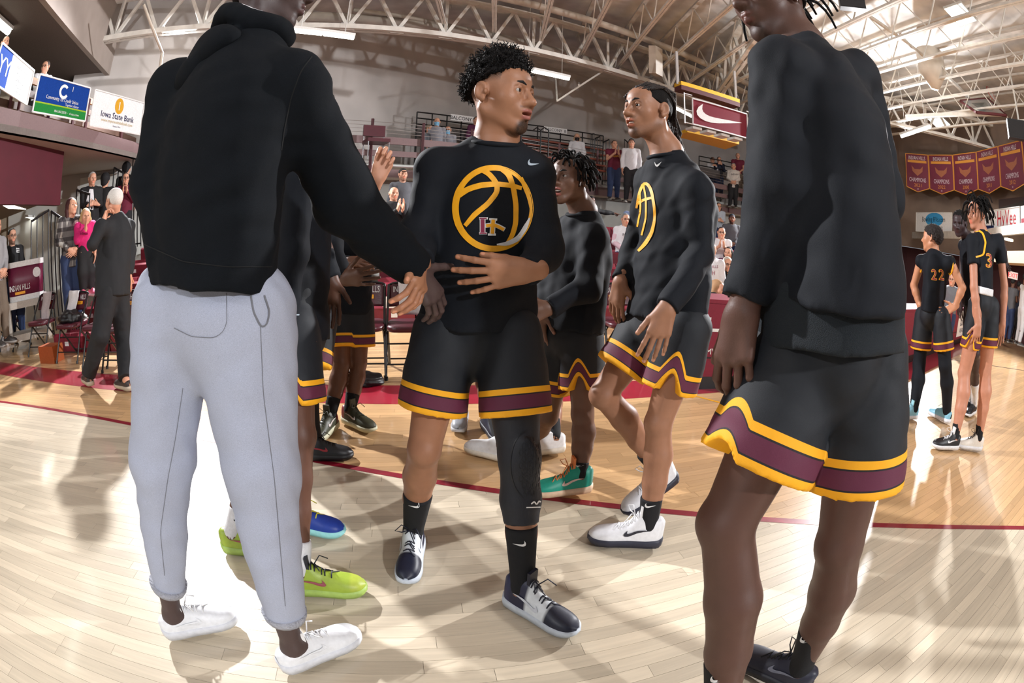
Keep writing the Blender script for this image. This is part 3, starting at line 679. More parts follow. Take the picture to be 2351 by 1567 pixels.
t, a, d, n = panel_table('maroon scorer table panel with a white H emblem', a_, b2_, .80)
lettering('H', .34, a + d * .14 + UP * .56 - n * .004, d, UP, m_sw, t, bold=.012); lettering('A', .34, a + d * .42 + UP * .60 - n * .004, d, UP, m_cy, t); lettering('OTTUMWA, IOWA', .08, a + d * .18 + UP * .36 - n * .004, d, UP, m_sw, t, bold=.003)
a_, b2_ = G(2050, 846), G(2215, 782)
t, a, d, n = panel_table('maroon scorer table with a white ale house sign at right', a_, b2_, .8)
L = np.linalg.norm(b2_ - a_); k = a + d * (L * .86) - n * .01
MB().prism([k - d * .7 + UP * .18, k + d * .9 + UP * .18, k + d * .9 + UP * .78, k - d * .7 + UP * .78], n * .005).build('sign_panel', m_sw, t)
lettering("GODFREY'S", .2, k + UP * .5 - n * .006, d, UP, m_navy, t, squeeze=.8); lettering('ALE HOUSE', .14, k + UP * .32 - n * .006, d, UP, m_navy, t)

# ---------------------------------------------------------------- hanging swoosh sign
zt = 4.75; a = G(1589, 226, zt); c = G(1714, 262, zt); ax = unit(c - a); wd = np.linalg.norm(c - a); hh = zt - P(1593.7, 285, rng(a))[2]; n = np.cross(ax, UP)
if np.dot(n, -a) < 0: n = -n
t = thing('hanging_sign', 'maroon hanging sign with a large white swoosh in a white tube frame', 'sign', a - UP * hh)
MB().prism([a, c, c - UP * hh, a - UP * hh], -n * .04).build('panel', mat('sign_maroon', (116, 14, 40), .35), t)
m_tubew2 = mat('white_tube', (222, 224, 228), .35)
for p, q in ((a, c), (a - UP * hh, c - UP * hh), (a, a - UP * hh), (c, c - UP * hh)): MB().bar(p + n * .01, q + n * .01, .03, .03).build('frame_bar', m_tubew2, t)
MB().poly([a + ax * wd * (.5 + x * .8) - UP * hh * (.52 - y * 1.0) + n * .012 for x, y in SWOOSH]).build('swoosh', m_sw, t)
for e, s in ((a, -1), (c, 1)):
    o_ = e + ax * s * .22
    for z in (.08, -.32, -hh): MB().tube([e + UP * z, o_ + UP * z], .014, 6).build('side_tube', m_tubew2, t)
    MB().tube([o_ + UP * .1, o_ - UP * (hh + .02)], .016, 6).build('side_post', m_tubew2, t)
m_ybeam = mat('yellow_beam', (222, 172, 16), .45); back = -n
p0, p1 = G(1556, 193, 5.2), G(1690, 234, 5.2)
MB().bar(p0, p1, .30, .10).build('upper_yellow_beam', m_ybeam, t); MB().bar(p0 - UP * .11, p1 - UP * .11, .30, .12).build('upper_maroon_beam', mat('beam_maroon', (80, 16, 24), .5), t)
q0, q1, q2, q3 = G(1578, 303, 4.05), G(1697, 331, 4.05), G(1665, 343, 4.05), G(1545, 312, 4.05)
MB().prism([q0, q1, q2, q3], (0, 0, .08)).build('lower_yellow_panel', m_ybeam, t)
for i in range(4):
    s = a + ax * wd * (i + .1) / 4 - UP * (hh + .06); MB().obox(s + ax * .12 + back * .2, ax, n, UP, .13, .16, .03).build('grid_pan', m_white, t)
for e in (p0, p1): MB().bar(e, e + UP * .9, .06, .06).build('hanger', m_tubew2, t)

# ---------------------------------------------------------------- championship banners and far signs
m_bm = mat('banner_maroon', (98, 26, 48), .75, var=.1, scale=3); m_by = mat('banner_gold', (206, 140, 50), .7); m_bw = mat('banner_white', (214, 206, 214), .7)
tops = [(2078, 352), (2131, 356), (2187, 356), (2241, 349), (2291, 336), (2345, 322), (2400, 306)]
for i, yr in enumerate(('2021', '2022', '2000', '2011', '2012', '2013')):
    zt = 6.15; a, c = G(*tops[i], zt), G(*tops[i + 1], zt); ax = unit(c - a); wd = np.linalg.norm(c - a); n = np.cross(ax, UP); n = n if np.dot(n, -a) > 0 else -n; hh = 1.52
    if np.dot(np.cross(ax, UP), n) < 0: pass
    a = a + ax * .02; wd -= .04
    t = thing('championship_banner', 'champions banner dated %s, %s from the left of the row' % (yr, ('leftmost', 'second', 'third', 'fourth', 'fifth', 'last')[i]), 'banner', a - UP * hh, 'champions banners on the end wall')
    def at(u, v): return a + ax * wd * u - UP * v * hh
    sh = [at(0, 0), at(1, 0), at(1, .88), at(.5, 1.0), at(0, .88)]
    MB().prism(sh, -n * .012).build('cloth', m_bm, t)
    for p, q in zip(sh, sh[1:] + sh[:1]): MB().bar(p + n * .004, q + n * .004, .03, .006, up=n).build('gold_edge', m_by, t)
    def tx(s_, u, v, size, m, sq): lettering(s_, size, at(u, v) + n * .008, ax, UP, m, t, squeeze=sq, bold=.004)
    tx('INDIAN HILLS', .5, .10, .22, m_bw, .58); MB().poly([at(.08, .165) + n * .006, at(.92, .165) + n * .006, at(.92, .23) + n * .006, at(.08, .23) + n * .006]).build('gold_strip', m_by, t)
    tx('CHAMPIONS', .5, .68, .24, m_bw, .58); tx(yr, .5, .82, .19, m_by, 1.0); tx('H', .5, .92, .09, m_bw, 1.0)
    MB().poly([at(.24, .31) + n * .006, at(.38, .40) + n * .006, at(.62, .40) + n * .006, at(.76, .31) + n * .006, at(.72, .46) + n * .006, at(.5, .58) + n * .006, at(.28, .46) + n * .006]).build('shield_emblem', mat('banner_emblem', (150, 90, 60), .7), t)
t, at, ax, wd, h, n = sign('advertising_sign', 'white sign with a blue oval for recreational vehicles, far right', (2104, 488), (2186, 488), (2106, 531), 3.75, m_sw, frame=m_white)
disc(at(.52, .36), ax, UP, 0, .25, 24, mat('oval_blue', (60, 150, 205), .4), t, sx=2.3); sign_text(t, at, ax, wd, .5, .34, 'Bowling RVs.com', .26, m_ink, .8, bold=.006); sign_text(t, at, ax, wd, .5, .74, '14276 Hwy 34 - Ottumwa, IA', .11, m_ink, .9); sign_text(t, at, ax, wd, .6, .90, '641-682-5497', .14, m_red)
t, at, ax, wd, h, n = sign('advertising_sign', 'white grocery sign with bold red lettering at the right edge', (2283, 482), (2341, 474), (2286, 527), 3.75, m_sw, frame=m_white)
sign_text(t, at, ax, wd, .5, .45, 'HyVee', .62, mat('sign_red', (190, 24, 40), .4), .72, bold=.02); sign_text(t, at, ax, wd, .65, .84, 'Helpful Smile', .09, m_red)
t, at, ax, wd, h, n = sign('advertising_sign', 'white and navy bank sign left of the red lettered sign', (2238, 487), (2282, 482), (2241, 530), 3.75, m_sw)
patch(t, at, 0, 1, .76, 1, m_navy); sign_text(t, at, ax, wd, .7, .38, 'FIRST', .22, m_ink, .8)
t, at, ax, wd, h, n = sign('advertising_sign', 'partly seen red and white sign at the extreme right edge', (2343, 473), (2420, 460), (2346, 520), 3.75, m_sw); patch(t, at, .02, 1, .62, 1, m_red)
t = thing('far_rail', 'dark rail under the far right signs', 'railing', G(2200, 545, 3.0)); MB().bar(G(2096, 540, 2.95), G(2250, 540, 2.95), .1, .25).build('beam', m_steel2, t); MB().bar(G(2250, 538, 3.06), G(2440, 513, 3.06), .1, .25).build('beam', m_steel2, t)
tag(MB().prism([G(2293, 458, 4.3), G(2400, 445, 4.3), G(2400, 478, 3.8), G(2293, 478, 3.8)], (.1, 0, 0)).build('dark_opening', m_black), 'black scoreboard-like box above the red lettered sign', 'box')
t = thing('exit_sign', 'small red lit exit sign at the far right', 'sign', P(2326, 632, 14.0)); q = P(2326, 632, 14.0); n = unit([-q[0], -q[1], 0]); r_ = np.array([-n[1], n[0], 0])
MB().obox(q, r_, n, UP, .16, .03, .09).build('case', m_white, t); lettering('EXIT', .16, q + n * .035, r_, UP, mat('exit_red', (230, 40, 40), .5, emit=(255, 40, 40), estr=2), t)
# right hand low ceiling beam and lamp under the far balcony
tag(MB().bar(G(2295, 592, 2.3), G(2420, 596, 2.3), .4, .28).build('concrete_beam', mat('pale_beam', (170, 156, 130), .7)), 'pale beam under the far right balcony', 'beam')
tag(MB().tube([P(2316, 552, 15) + UP * .05, P(2316, 552, 15)], .16, 14).build('round_lamp', mat('warm_lamp', (255, 240, 200), .5, emit=(255, 236, 190), estr=4)), 'round ceiling lamp under the far right balcony', 'light')

# ---------------------------------------------------------------- folded basketball hoop and speakers under the roof
c0, c1, c2, c3 = P(2205, 232, 15), P(2268, 227, 15), P(2310, 265, 14.2), P(2242, 258, 14.2)
t = thing('basketball_hoop', 'glass backboard with red edge folded up under the roof at right', 'hoop', c0)
m_glass = bpy.data.materials.new('board_glass'); m_glass.use_nodes = True; g = m_glass.node_tree.nodes['Principled BSDF']; g.inputs['Transmission Weight'].default_value = .8; g.inputs['Base Color'].default_value = (.75, .85, .85, 1); g.inputs['Roughness'].default_value = .05
MB().prism([c0, c1, c2, c3], (0, 0, .03)).build('backboard', m_glass, t)
for p, q in ((c0, c1), (c1, c2), (c2, c3), (c3, c0)): MB().bar(p, q, .07, .07).build('edge_pad', mat('pad_maroon', (90, 26, 30), .6), t)
rc = P(2275, 215, 14.8); MB().tube([rc + np.array([.22 * math.cos(a), .08 * math.sin(a), .22 * math.sin(a)]) for a in [2 * math.pi * i / 16 for i in range(17)]], .012, 6, False).build('rim', mat('rim_red', (190, 50, 30), .4), t)
b = MB()
for i in range(12):
    a = 2 * math.pi * i / 12; e = rc + np.array([.22 * math.cos(a), .08 * math.sin(a), .22 * math.sin(a)]); m_ = rc + np.array([.3, -.1, -.25]) + np.array([.12 * math.cos(a + .4), .05 * math.sin(a), .12 * math.sin(a + .4)]); b.tube([e, m_], .006, 4)
b.build('net', m_white, t)
MB().bar(P(2152, 155, 14), P(2225, 225, 15), .09, .09).build('support_arm', m_white, t); MB().bar(P(2080, 268, 15.5), P(2298, 262, 14.4), .11, .11).build('support_arm', m_steel, t)
for (px, py, D, lab) in ((1955, 5, 7.2, 'black loudspeaker hanging above the right hand player'), (2342, 300, 12.5, 'black loudspeaker near the right edge above the banners')):
    q = P(px, py, D); n = unit([-q[0] * .8, -q[1], -2]); r_ = unit(np.cross(UP, n)); u_ = np.cross(n, r_); s_ = D / 1100 * 26
    t = thing('loudspeaker', lab, 'speaker', q); MB().obox(q, r_, n, u_, s_ * 1.3, s_, s_ * .75).build('cabinet', m_black, t); MB().obox(q + n * s_ * 1.02, r_, n, u_, s_ * 1.2, s_ * .03, s_ * .66).build('grille', mat('grille', (34, 34, 36), .8), t); MB().bar(q, [q[0], q[1], 7.56], .04, .04).build('bracket', m_steel, t)
q = P(2143, 175, 12.5); t = thing('duct_cone', 'pale sheet metal duct with a cone end among the joists', 'duct', q); MB().tube([q + UP * .7, q + UP * .1, q - UP * .35], [.42, .42, .12], 14).build('cone', m_pipe, t, True)
# ================================================================== FIGURES: smooth bodies grown from limbs (distance fields turned into one surface)
class Field:
    def __init__(s, res): s.res = res; s.ops = []; s.post = None
    def _add(s, fn, lo, hi, k, sign, grow=True): s.ops.append((fn, np.asarray(lo, float), np.asarray(hi, float), k, sign, grow)); return s
    def cone(s, a, b, ra, rb, k=0.03, flat=None, sign=1, capb=False, capa=False):
        a = np.asarray(a, float); b = np.asarray(b, float); ba = b - a; L2 = max(float(ba @ ba), 1e-9); m = max(ra, rb)
        if flat is not None: fn_, fs = unit(flat[0]), flat[1]
        def f(p):
            q = p - a; t0 = q @ ba / L2; t = np.clip(t0, 0, 1)
            if capb or capa:
                e = np.full(t0.shape, -9.0)
                if capb: e = np.maximum(e, (t0 - 1) * math.sqrt(L2)); t = np.where(t0 > 1, t0, t)
                if capa: e = np.maximum(e, -t0 * math.sqrt(L2)); t = np.where(t0 < 0, t0, t)
                q = q - t[..., None] * ba; t = np.clip(t, 0, 1)
                if flat is not None: c = q @ fn_; q = q + (c * (1 / fs - 1))[..., None] * fn_
                return np.maximum((np.sqrt((q * q).sum(-1)) - (ra + (rb - ra) * t)) * (1.0 if flat is None else min(1.0, (fs + 1) / 2)), e)
            q = q - t[..., None] * ba
            if flat is not None:
                c = q @ fn_; q = q + (c * (1 / fs - 1))[..., None] * fn_
                return (np.sqrt((q * q).sum(-1)) - (ra + (rb - ra) * t)) * min(1.0, (fs + 1) / 2)
            return np.sqrt((q * q).sum(-1)) - (ra + (rb - ra) * t)
        return s._add(f, np.minimum(a, b) - m, np.maximum(a, b) + m, k, sign)
    def chain(s, pts, rs, k=0.03, flat=None):
        for i in range(len(pts) - 1): s.cone(pts[i], pts[i + 1], rs[i], rs[i + 1], k, flat)
        return s
    def ell(s, c, r, R=None, k=0.02, sign=1):
        c = np.asarray(c, float); r = np.asarray(r, float); R = np.eye(3) if R is None else R; m = float(r.max())
        def f(p):
            q = (p - c) @ R; k0 = np.sqrt(((q / r) ** 2).sum(-1)); k1 = np.sqrt(((q / (r * r)) ** 2).sum(-1)) + 1e-9; return k0 * (k0 - 1) / k1
        return s._add(f, c - m, c + m, k, sign)
    def cut(s, p0, n, lo=None, hi=None):
        """remove everything on the side n points to"""
        p0 = np.asarray(p0, float); n = unit(n)
        return s._add(lambda p: -((p - p0) @ n), np.full(3, -99) if lo is None else lo, np.full(3, 99) if hi is None else hi, 0.004, -1, False)
    def build(s):
        res = s.res; lo = np.min([o[1] for o in s.ops if o[4] > 0], 0) - 3 * res; hi = np.max([o[2] for o in s.ops if o[4] > 0], 0) + 3 * res
        n = np.maximum(((hi - lo) / res).astype(int) + 2, 4); D = np.full(n, 1.0, np.float32); ax = [lo[i] + res * np.arange(n[i]) for i in range(3)]
        for fn, a, b, k, sign, grow in s.ops:
            m = k + 4 * res; i0 = np.clip(((a - m - lo) / res).astype(int), 0, n - 1); i1 = np.clip(((b + m - lo) / res).astype(int) + 2, 1, n)
            if np.any(i1 <= i0): continue
            sl = tuple(slice(i0[j], i1[j]) for j in range(3))
            X, Y, Z = np.meshgrid(*[ax[j][sl[j]] for j in range(3)], indexing='ij'); d = fn(np.stack([X, Y, Z], -1)); A = D[sl]
            if sign > 0:
                h = np.maximum(k - np.abs(A - d), 0) / k; D[sl] = np.minimum(A, d) - h * h * k * 0.25
            else:
                d = -d; h = np.maximum(k - np.abs(A - d), 0) / k; D[sl] = np.maximum(A, d) + h * h * k * 0.25
        if s.post is not None:
            near = np.abs(D) < 0.06; idx = np.nonzero(near); p = np.stack([ax[j][idx[j]] for j in range(3)], -1); D[idx] = s.post(p, D[idx])
        return surface_nets(D, lo, res)
_CO = np.array([(i, j, k) for i in (0, 1) for j in (0, 1) for k in (0, 1)])
_ED = [(a, b) for a in range(8) for b in range(a + 1, 8) if np.abs(_CO[a] - _CO[b]).sum() == 1]
def surface_nets(D, lo, res):
    S = D < 0; n = np.array(D.shape); c = sum(S[i:n[0] - 1 + i, j:n[1] - 1 + j, k:n[2] - 1 + k].astype(np.int8) for i, j, k in _CO); I = np.argwhere((c > 0) & (c < 8))
    if len(I) == 0: return np.zeros((0, 3)), np.zeros((0, 4), int)
    vals = np.stack([D[I[:, 0] + i, I[:, 1] + j, I[:, 2] + k] for i, j, k in _CO], 1); acc = np.zeros((len(I), 3)); cnt = np.zeros(len(I))
    for a, b in _ED:
        va, vb = vals[:, a], vals[:, b]; x = (va < 0) != (vb < 0); t = np.where(x, va / np.where(x, va - vb, 1), 0); acc += np.where(x[:, None], _CO[a] + (_CO[b] - _CO[a]) * t[:, None], 0); cnt += x
    V = lo + res * (I + acc / cnt[:, None]); idm = np.full(n - 1, -1); idm[I[:, 0], I[:, 1], I[:, 2]] = np.arange(len(I)); Q = []
    for ax in range(3):
        u, v = [(1, 2), (2, 0), (0, 1)][ax]; sa = [slice(None)] * 3; sb = [slice(None)] * 3; sa[ax] = slice(0, -1); sb[ax] = slice(1, None)
        for w_ in (u, v): sa[w_] = slice(1, -1); sb[w_] = slice(1, -1)
        A, B = S[tuple(sa)], S[tuple(sb)]; E = np.argwhere(A != B)
        if len(E) == 0: continue
        fl = A[E[:, 0], E[:, 1], E[:, 2]]; E = E.copy(); E[:, u] += 1; E[:, v] += 1; du = np.eye(3, dtype=int)[u]; dv = np.eye(3, dtype=int)[v]
        q = np.stack([idm[tuple((E - du - dv).T)], idm[tuple((E - dv).T)], idm[tuple(E.T)], idm[tuple((E - du).T)]], 1); q = np.where(fl[:, None], q, q[:, ::-1]); Q.append(q[(q >= 0).all(1)])
    return V, np.concatenate(Q)
def np_mesh(name, V, Q, col=None, floats=None):
    me = bpy.data.meshes.new(name); me.vertices.add(len(V)); me.vertices.foreach_set('co', np.asarray(V, np.float32).ravel())
    me.loops.add(Q.size); me.loops.foreach_set('vertex_index', Q.astype(np.int32).ravel()); me.polygons.add(len(Q)); me.polygons.foreach_set('loop_start', np.arange(0, Q.size, 4, dtype=np.int32))
    me.polygons.foreach_set('use_smooth', np.ones(len(Q), bool)); me.update(calc_edges=True)
    if col is not None:
        a = me.color_attributes.new('Col', 'FLOAT_COLOR', 'POINT'); a.data.foreach_set('color', np.c_[col, np.ones(len(V))].astype(np.float32).ravel())
    for k, v in (floats or {}).items(): a = me.attributes.new(k, 'FLOAT', 'POINT'); a.data.foreach_set('value', np.asarray(v, np.float32))
    return me
def folds(seed, amp, freq, axis=(0, 0, 1), n=5, aniso=0.25):
    """creases that run mostly along axis"""
    r = np.random.RandomState(seed); axis = unit(axis); K = r.normal(size=(n, 3)); K = K - (K @ axis)[:, None] * axis * (1 - aniso); K = K / np.linalg.norm(K, axis=1)[:, None] * freq * r.uniform(.6, 1.5, n)[:, None]
    W = r.normal(size=(n, 3)) * freq * .35; ph = r.rand(n) * 6.28; ph2 = r.rand(n) * 6.28
    def f(p): return sum(amp / n * 1.6 * np.sin(p @ K[i] + ph[i] + 1.5 * np.sin(p @ W[i] + ph2[i])) for i in range(n))
    return f
def frame(f, u=UP):
    """columns: left, forward, up of something that looks along f"""
    f = unit(f); l = unit(np.cross(u, f)); return np.stack([l, f, np.cross(f, l)], 1)

m_skin = mat('skin', (120, 80, 60), .5, attr=True, var=.05, scale=28, bump=.06, bscale=260, spec=.45, bdist=.004)
m_cloth = mat('black_jersey', (9, 15, 24), .78, var=.10, scale=300, bump=.25, bscale=900, sheen=.08, bdist=.002, spec=.3)
m_hood = mat('black_fleece', (7, 12, 18), .9, var=.12, scale=260, bump=.3, bscale=700, sheen=.05, bdist=.002, spec=.2)
m_eye = mat('eye', (230, 230, 230), .15, attr=True, var=0)
m_hair = mat('black_hair', (15, 12, 12), .75, var=.25, scale=60, bump=.5, bscale=300, spec=.22)
m_brow = mat('brow_hair', (16, 12, 11), .8)
m_teeth = mat('teeth', (235, 230, 220), .3)
def stripe_mat(name, base):
    """shorts with the gold-maroon-gold border at the hem, read from the distance above the hem"""
    m = mat(name, base, .7, var=.10, scale=300, bump=.25, bscale=900, sheen=.08, bdist=.002); nt = m.node_tree; b = nt.nodes['Principled BSDF']; src = b.inputs['Base Color'].links[0].from_socket
    a = nt.nodes.new('ShaderNodeAttribute'); a.attribute_name = 'hem'; cur = src
    Y, Rm, K = lin((250, 176, 18)), lin((92, 28, 56)), lin((24, 18, 22))
    for z, c in ((.086, Y), (.068, K), (.064, Rm), (.024, K), (.020, Y)):
        lt = nt.nodes.new('ShaderNodeMath'); lt.operation = 'LESS_THAN'; lt.inputs[1].default_value = z; nt.links.new(a.outputs['Fac'], lt.inputs[0])
        mx = nt.nodes.new('ShaderNodeMix'); mx.data_type = 'RGBA'; nt.links.new(lt.outputs[0], mx.inputs['Factor']); nt.links.new(cur, mx.inputs['A']); mx.inputs['B'].default_value = (*c, 1); cur = mx.outputs['Result']
    nt.links.new(cur, b.inputs['Base Color']); return m
m_short = stripe_mat('striped_shorts', (9, 16, 25))

# ------------------------------------------------------------------ head
def head_mesh(c, f, u, skin, st, res, neck=None):
    """c centre between the ears, f where the face looks, u up; neck = base of the neck in the hall"""
    R = frame(f, u); S = st.get('head', 1.0)
    def w(x, y, z): return c + R @ (np.array([x, y, z]) * S)
    F_ = Field(res); E = lambda p, r, k=.02, sg=1, RR=None: F_.ell(w(*p), np.array(r) * S, R if RR is None else RR, k * S, sg)
    C = lambda a, b, ra, rb, k=.015, sg=1: F_.cone(w(*a), w(*b), ra * S, rb * S, k * S, None, sg)
    jw = st.get('jaw', 1.0); op = st.get('mouth', 0.0)
    E((0, -.014, .032), (.075, .096, .086)); E((0, .028, -.03), (.061 * jw, .066, .088), .03); E((0, .042, .05), (.06, .05, .045), .03)
    for s in (-1, 1):
        C((.055 * s * jw, -.004, -.062), (.016 * s, .068, -.104), .021, .019, .03); C((.012 * s, .088, .024), (.046 * s, .070, .024), .010, .009, .016); E((.045 * s, .056, -.022), (.022, .022, .022), .05)
        E((.032 * s, .101, .003), (.021, .020, .0135), .010, -1); E((.014 * s, .103, -.036), (.0105, .012, .009), .008)
        if res < .006:
            C((.016 * s, .085, .003), (.031 * s, .0915, .0125), .0035, .0042, .003); C((.031 * s, .0915, .0125), (.048 * s, .079, .004), .0042, .0038, .003); C((.017 * s, .085, .001), (.032 * s, .089, -.0075), .0035, .0035, .004); C((.032 * s, .089, -.0075), (.048 * s, .079, .002), .0035, .0035, .004)
            E((.0075 * s, .112, -.044), (.0045, .006, .004), .003, -1)
        er = R @ np.array([[math.cos(.5), -s * math.sin(.5), 0], [s * math.sin(.5), math.cos(.5), 0], [0, 0, 1]])
        E((.084 * s, -.014, .002), (.009, .021, .032), .005, 1, er); E((.0935 * s, -.010, .004), (.0085, .0135, .022), .003, -1, er); E((.084 * s, -.006, -.026), (.007, .010, .011), .006); E((.084 * s, .004, -.004), (.006, .006, .009), .004)
    E((0, .072, -.110), (.020 * jw, .017, .018), .02)
    nl = st.get('nose', 1.0); C((0, .090, .014), (0, .090 + .026 * nl, -.030), .0075, .011, .012); E((0, .090 + .027 * nl, -.034), (.0135, .012, .011), .008)
    E((0, .084, -.060), (.034, .020, .026), .02)
    if res < .006:
        for s in (-1, 1):
            C((.025 * s, .086, -.066), (.008 * s, .1045, -.061), .0045, .0065, .005); C((.023 * s, .086, -.070 - op), (0, .1025, -.077 - op), .005, .0085, .006)
        C((-.008, .1045, -.061), (.008, .1045, -.061), .0062, .0062, .005)
        if op: F_.ell(w(0, .100, -.068 - op * .5), np.array([.021, .022, .003 + op * .6]) * S, R, .003, -1)
    if neck is not None:
        nb = np.asarray(neck, float); F_.cone(w(0, -.022, -.045), nb, .055 * S * st.get('neckw', 1), .062 * S * st.get('neckw', 1), .03)
        F_.cone(nb, nb - UP * .05, .066 * S, .08 * S, .03); 
        for s in (-1, 1): F_.cone(w(.062 * s, -.02, -.05), nb + (R[:, 1] * .045 + R[:, 0] * .015 * s) * S, .014, .014, .02)
    V, Q = F_.build(); q = (V - c) @ R / S; col = np.tile(np.array(lin(skin)), (len(V), 1))
    x, y, z = q.T
    lip = np.minimum(np.hypot(np.hypot((np.abs(x) - .0) * .34, z + .062), (y - .10) * .3), np.hypot(np.hypot(x * .36, z + .077 + op), (y - .10) * .3))
    lc = np.array(lin(st.get('lips', tuple(min(255, k * f_) for k, f_ in zip(skin, (1.10, .90, .90)))))); m = np.clip((.0095 - lip) / .003, 0, 1)[:, None] * (y > .07)[:, None]; col = col * (1 - m) + lc * m
    hz = st.get('beard')
    if hz:
        kind, amt = hz; bc = np.array(lin((22, 17, 15)))
        n_ = .5 + .5 * np.sin(x * 900) * np.sin(y * 830 + 1) * np.sin(z * 870)
        if kind == 'goatee': g = np.clip((.030 - np.sqrt((x * .9) ** 2 + (z + .112) ** 2 * 1.0 + (np.minimum(y - .05, 0)) ** 2)) / .010, 0, 1) * (z < -.086) + .55 * np.clip(1 - np.abs(z + .050) / .006, 0, 1) * (y > .07) * (np.abs(x) < .03) * (lip > .009)
        elif kind == 'jaw':
            ja, jb = np.array([.055, -.004, -.062]), np.array([.016, .068, -.104]); qa = np.stack([np.abs(x), y, z], 1) - ja; tt_ = np.clip(qa @ (jb - ja) / ((jb - ja) @ (jb - ja)), 0, 1); dj = np.linalg.norm(qa - tt_[:, None] * (jb - ja), axis=1)
            g = .55 * np.clip((.031 - dj) / .012, 0, 1) + .6 * np.clip((.036 - np.sqrt(x ** 2 + (z + .112) ** 2 + np.minimum(y - .05, 0) ** 2)) / .012, 0, 1) * (z < -.086) + .5 * np.clip(1 - np.abs(z + .050) / .007, 0, 1) * (y > .07) * (np.abs(x) < .03) * (lip > .009)
        else: g = np.clip((-.045 - z) / .02, 0, 1) * (y > -.02) * (lip > .012)
        g = np.clip(g * amt * (.7 + .5 * n_), 0, .95)[:, None] * (z > -.15)[:, None]; col = col * (1 - g) + bc * g
    fade = st.get('fade')
    if fade:
        g = np.clip((z - (.03 - .05 * np.clip(-y / .05, 0, 1))) / .02, 0, 1) * (y < .045) * fade; g = np.clip(g * (.75 + .4 * np.sin(x * 700) * np.sin(y * 640) * np.sin(z * 690)), 0, 1)[:, None]; col = col * (1 - g) + np.array(lin((24, 18, 16))) * g
    if res >= .006:  # far faces: eyes and brows as colour
        for s in (-1, 1):
            e = np.clip((.011 - np.sqrt((x - .032 * s) ** 2 * .5 + (z - .002) ** 2)) / .004, 0, 1) * (y > .05); col = col * (1 - e[:, None]) + np.array(lin((45, 34, 30))) * e[:, None]
            b_ = np.clip((.006 - np.abs(z - .026)) / .004, 0, 1) * (np.abs(x - .032 * s) < .02) * (y > .05) * .6; col = col * (1 - b_[:, None]) + np.array(lin(st.get('haircol', (40, 30, 26)))) * b_[:, None]
        if st.get('mask'):
            mk = ((z < -.022) & (z > -.125) & (y > .015) & (np.abs(x) < .07)); col[mk] = lin(st['mask'])
    return V, Q, col, w, R
def ball_mesh(c, R, r, iris=(40, 24, 16), look=(0, 1, 0)):
    n, mR = 14, 20; look = unit(look); V = []; 
    for i in range(n + 1):
        for j in range(mR): a, b = math.pi * i / n, 2 * math.pi * j / mR; V.append((math.sin(a) * math.cos(b), math.sin(a) * math.sin(b), math.cos(a)))
    V = np.array(V); Q = np.array([(i * mR + j, (i + 1) * mR + j, (i + 1) * mR + (j + 1) % mR, i * mR + (j + 1) % mR) for i in range(n) for j in range(mR)])
    # pole of the sphere looks along `look`
    fr = frame(look, (0, 0, 1)) if abs(look[2]) < .95 else np.eye(3); W = V @ np.stack([fr[:, 0], fr[:, 2], fr[:, 1]], 1).T; ca = V[:, 2]
    col = np.tile(np.array(lin((176, 168, 164))), (len(V), 1)); col[ca > .70] = lin(iris); col[ca > .93] = (.005, .005, .005)
    return c + (R @ (W * r).T).T, Q, col

# ------------------------------------------------------------------ hand
def hand_field(F_, wr, d, n, th, curl=(12, 18, 10), spread=6, thumb=(.55, .75, .25), S=1.0, per=None, tb=15):
    """wr wrist, d towards the knuckles, n out of the palm, th towards the thumb side; per = own curls of the four fingers"""
    d = unit(d); n = unit(np.asarray(n, float) - d * np.dot(n, d)); r = np.cross(d, n); r = r if np.dot(r, th) > 0 else -r; wr = np.asarray(wr, float); tips = []
    F_.cone(wr - d * .03 * S, wr + d * .02 * S, .027 * S, .026 * S, .02, (n, .72))
    offs = (.031, .0105, -.0105, -.030); bl = (.092, .096, .090, .080); ln = ((.046, .027, .022), (.050, .031, .023), (.046, .029, .022), (.036, .022, .019)); rad = (.0095, .0098, .0092, .0082)
    for i in range(4):
        b0 = wr + (d * .018 + r * offs[i] * .62) * S; kn = wr + (d * bl[i] + r * offs[i]) * S; F_.cone(b0, kn, .0145 * S, .0118 * S, .016)
        sp = math.radians(spread * (1.5 - i)); dd = unit(d * math.cos(sp) + r * math.sin(sp)); p = kn; a = 0; cu = (per[i] if per else curl)
        for k in range(3):
            a += math.radians(cu[k]); v = unit(dd * math.cos(a) + n * math.sin(a)); q = p + v * ln[i][k] * S; F_.cone(p, q, (rad[i] - .0007 * k) * S, (rad[i] - .0007 * (k + 1)) * S, .004); nv = unit(-n * math.cos(a) + dd * math.sin(a)); p = q
        tips.append((p - v * .004 * S, nv, v))
    F_.cone(wr + (d * .03 + r * .012) * S, wr + (d * .075 + r * .012) * S, .017 * S, .013 * S, .02)
    tv = unit(d * thumb[0] + r * thumb[1] + n * thumb[2]); p0 = wr + (d * .018 + r * .018) * S; p1 = p0 + tv * .045 * S; F_.cone(p0, p1, .017 * S, .0125 * S, .014)
    ax = unit(np.cross(tv, d)) if np.linalg.norm(np.cross(tv, d)) > .05 else n
    t2 = unit(tv * math.cos(math.radians(tb)) + np.cross(ax, tv) * math.sin(math.radians(tb))); p2 = p1 + t2 * .036 * S; p3 = p2 + t2 * .026 * S; F_.cone(p1, p2, .0118 * S, .0108 * S, .005); F_.cone(p2, p3, .0108 * S, .0085 * S, .004); tips.append((p3 - t2 * .003 * S, unit(-n * .5 + r * .6), t2))
    return tips
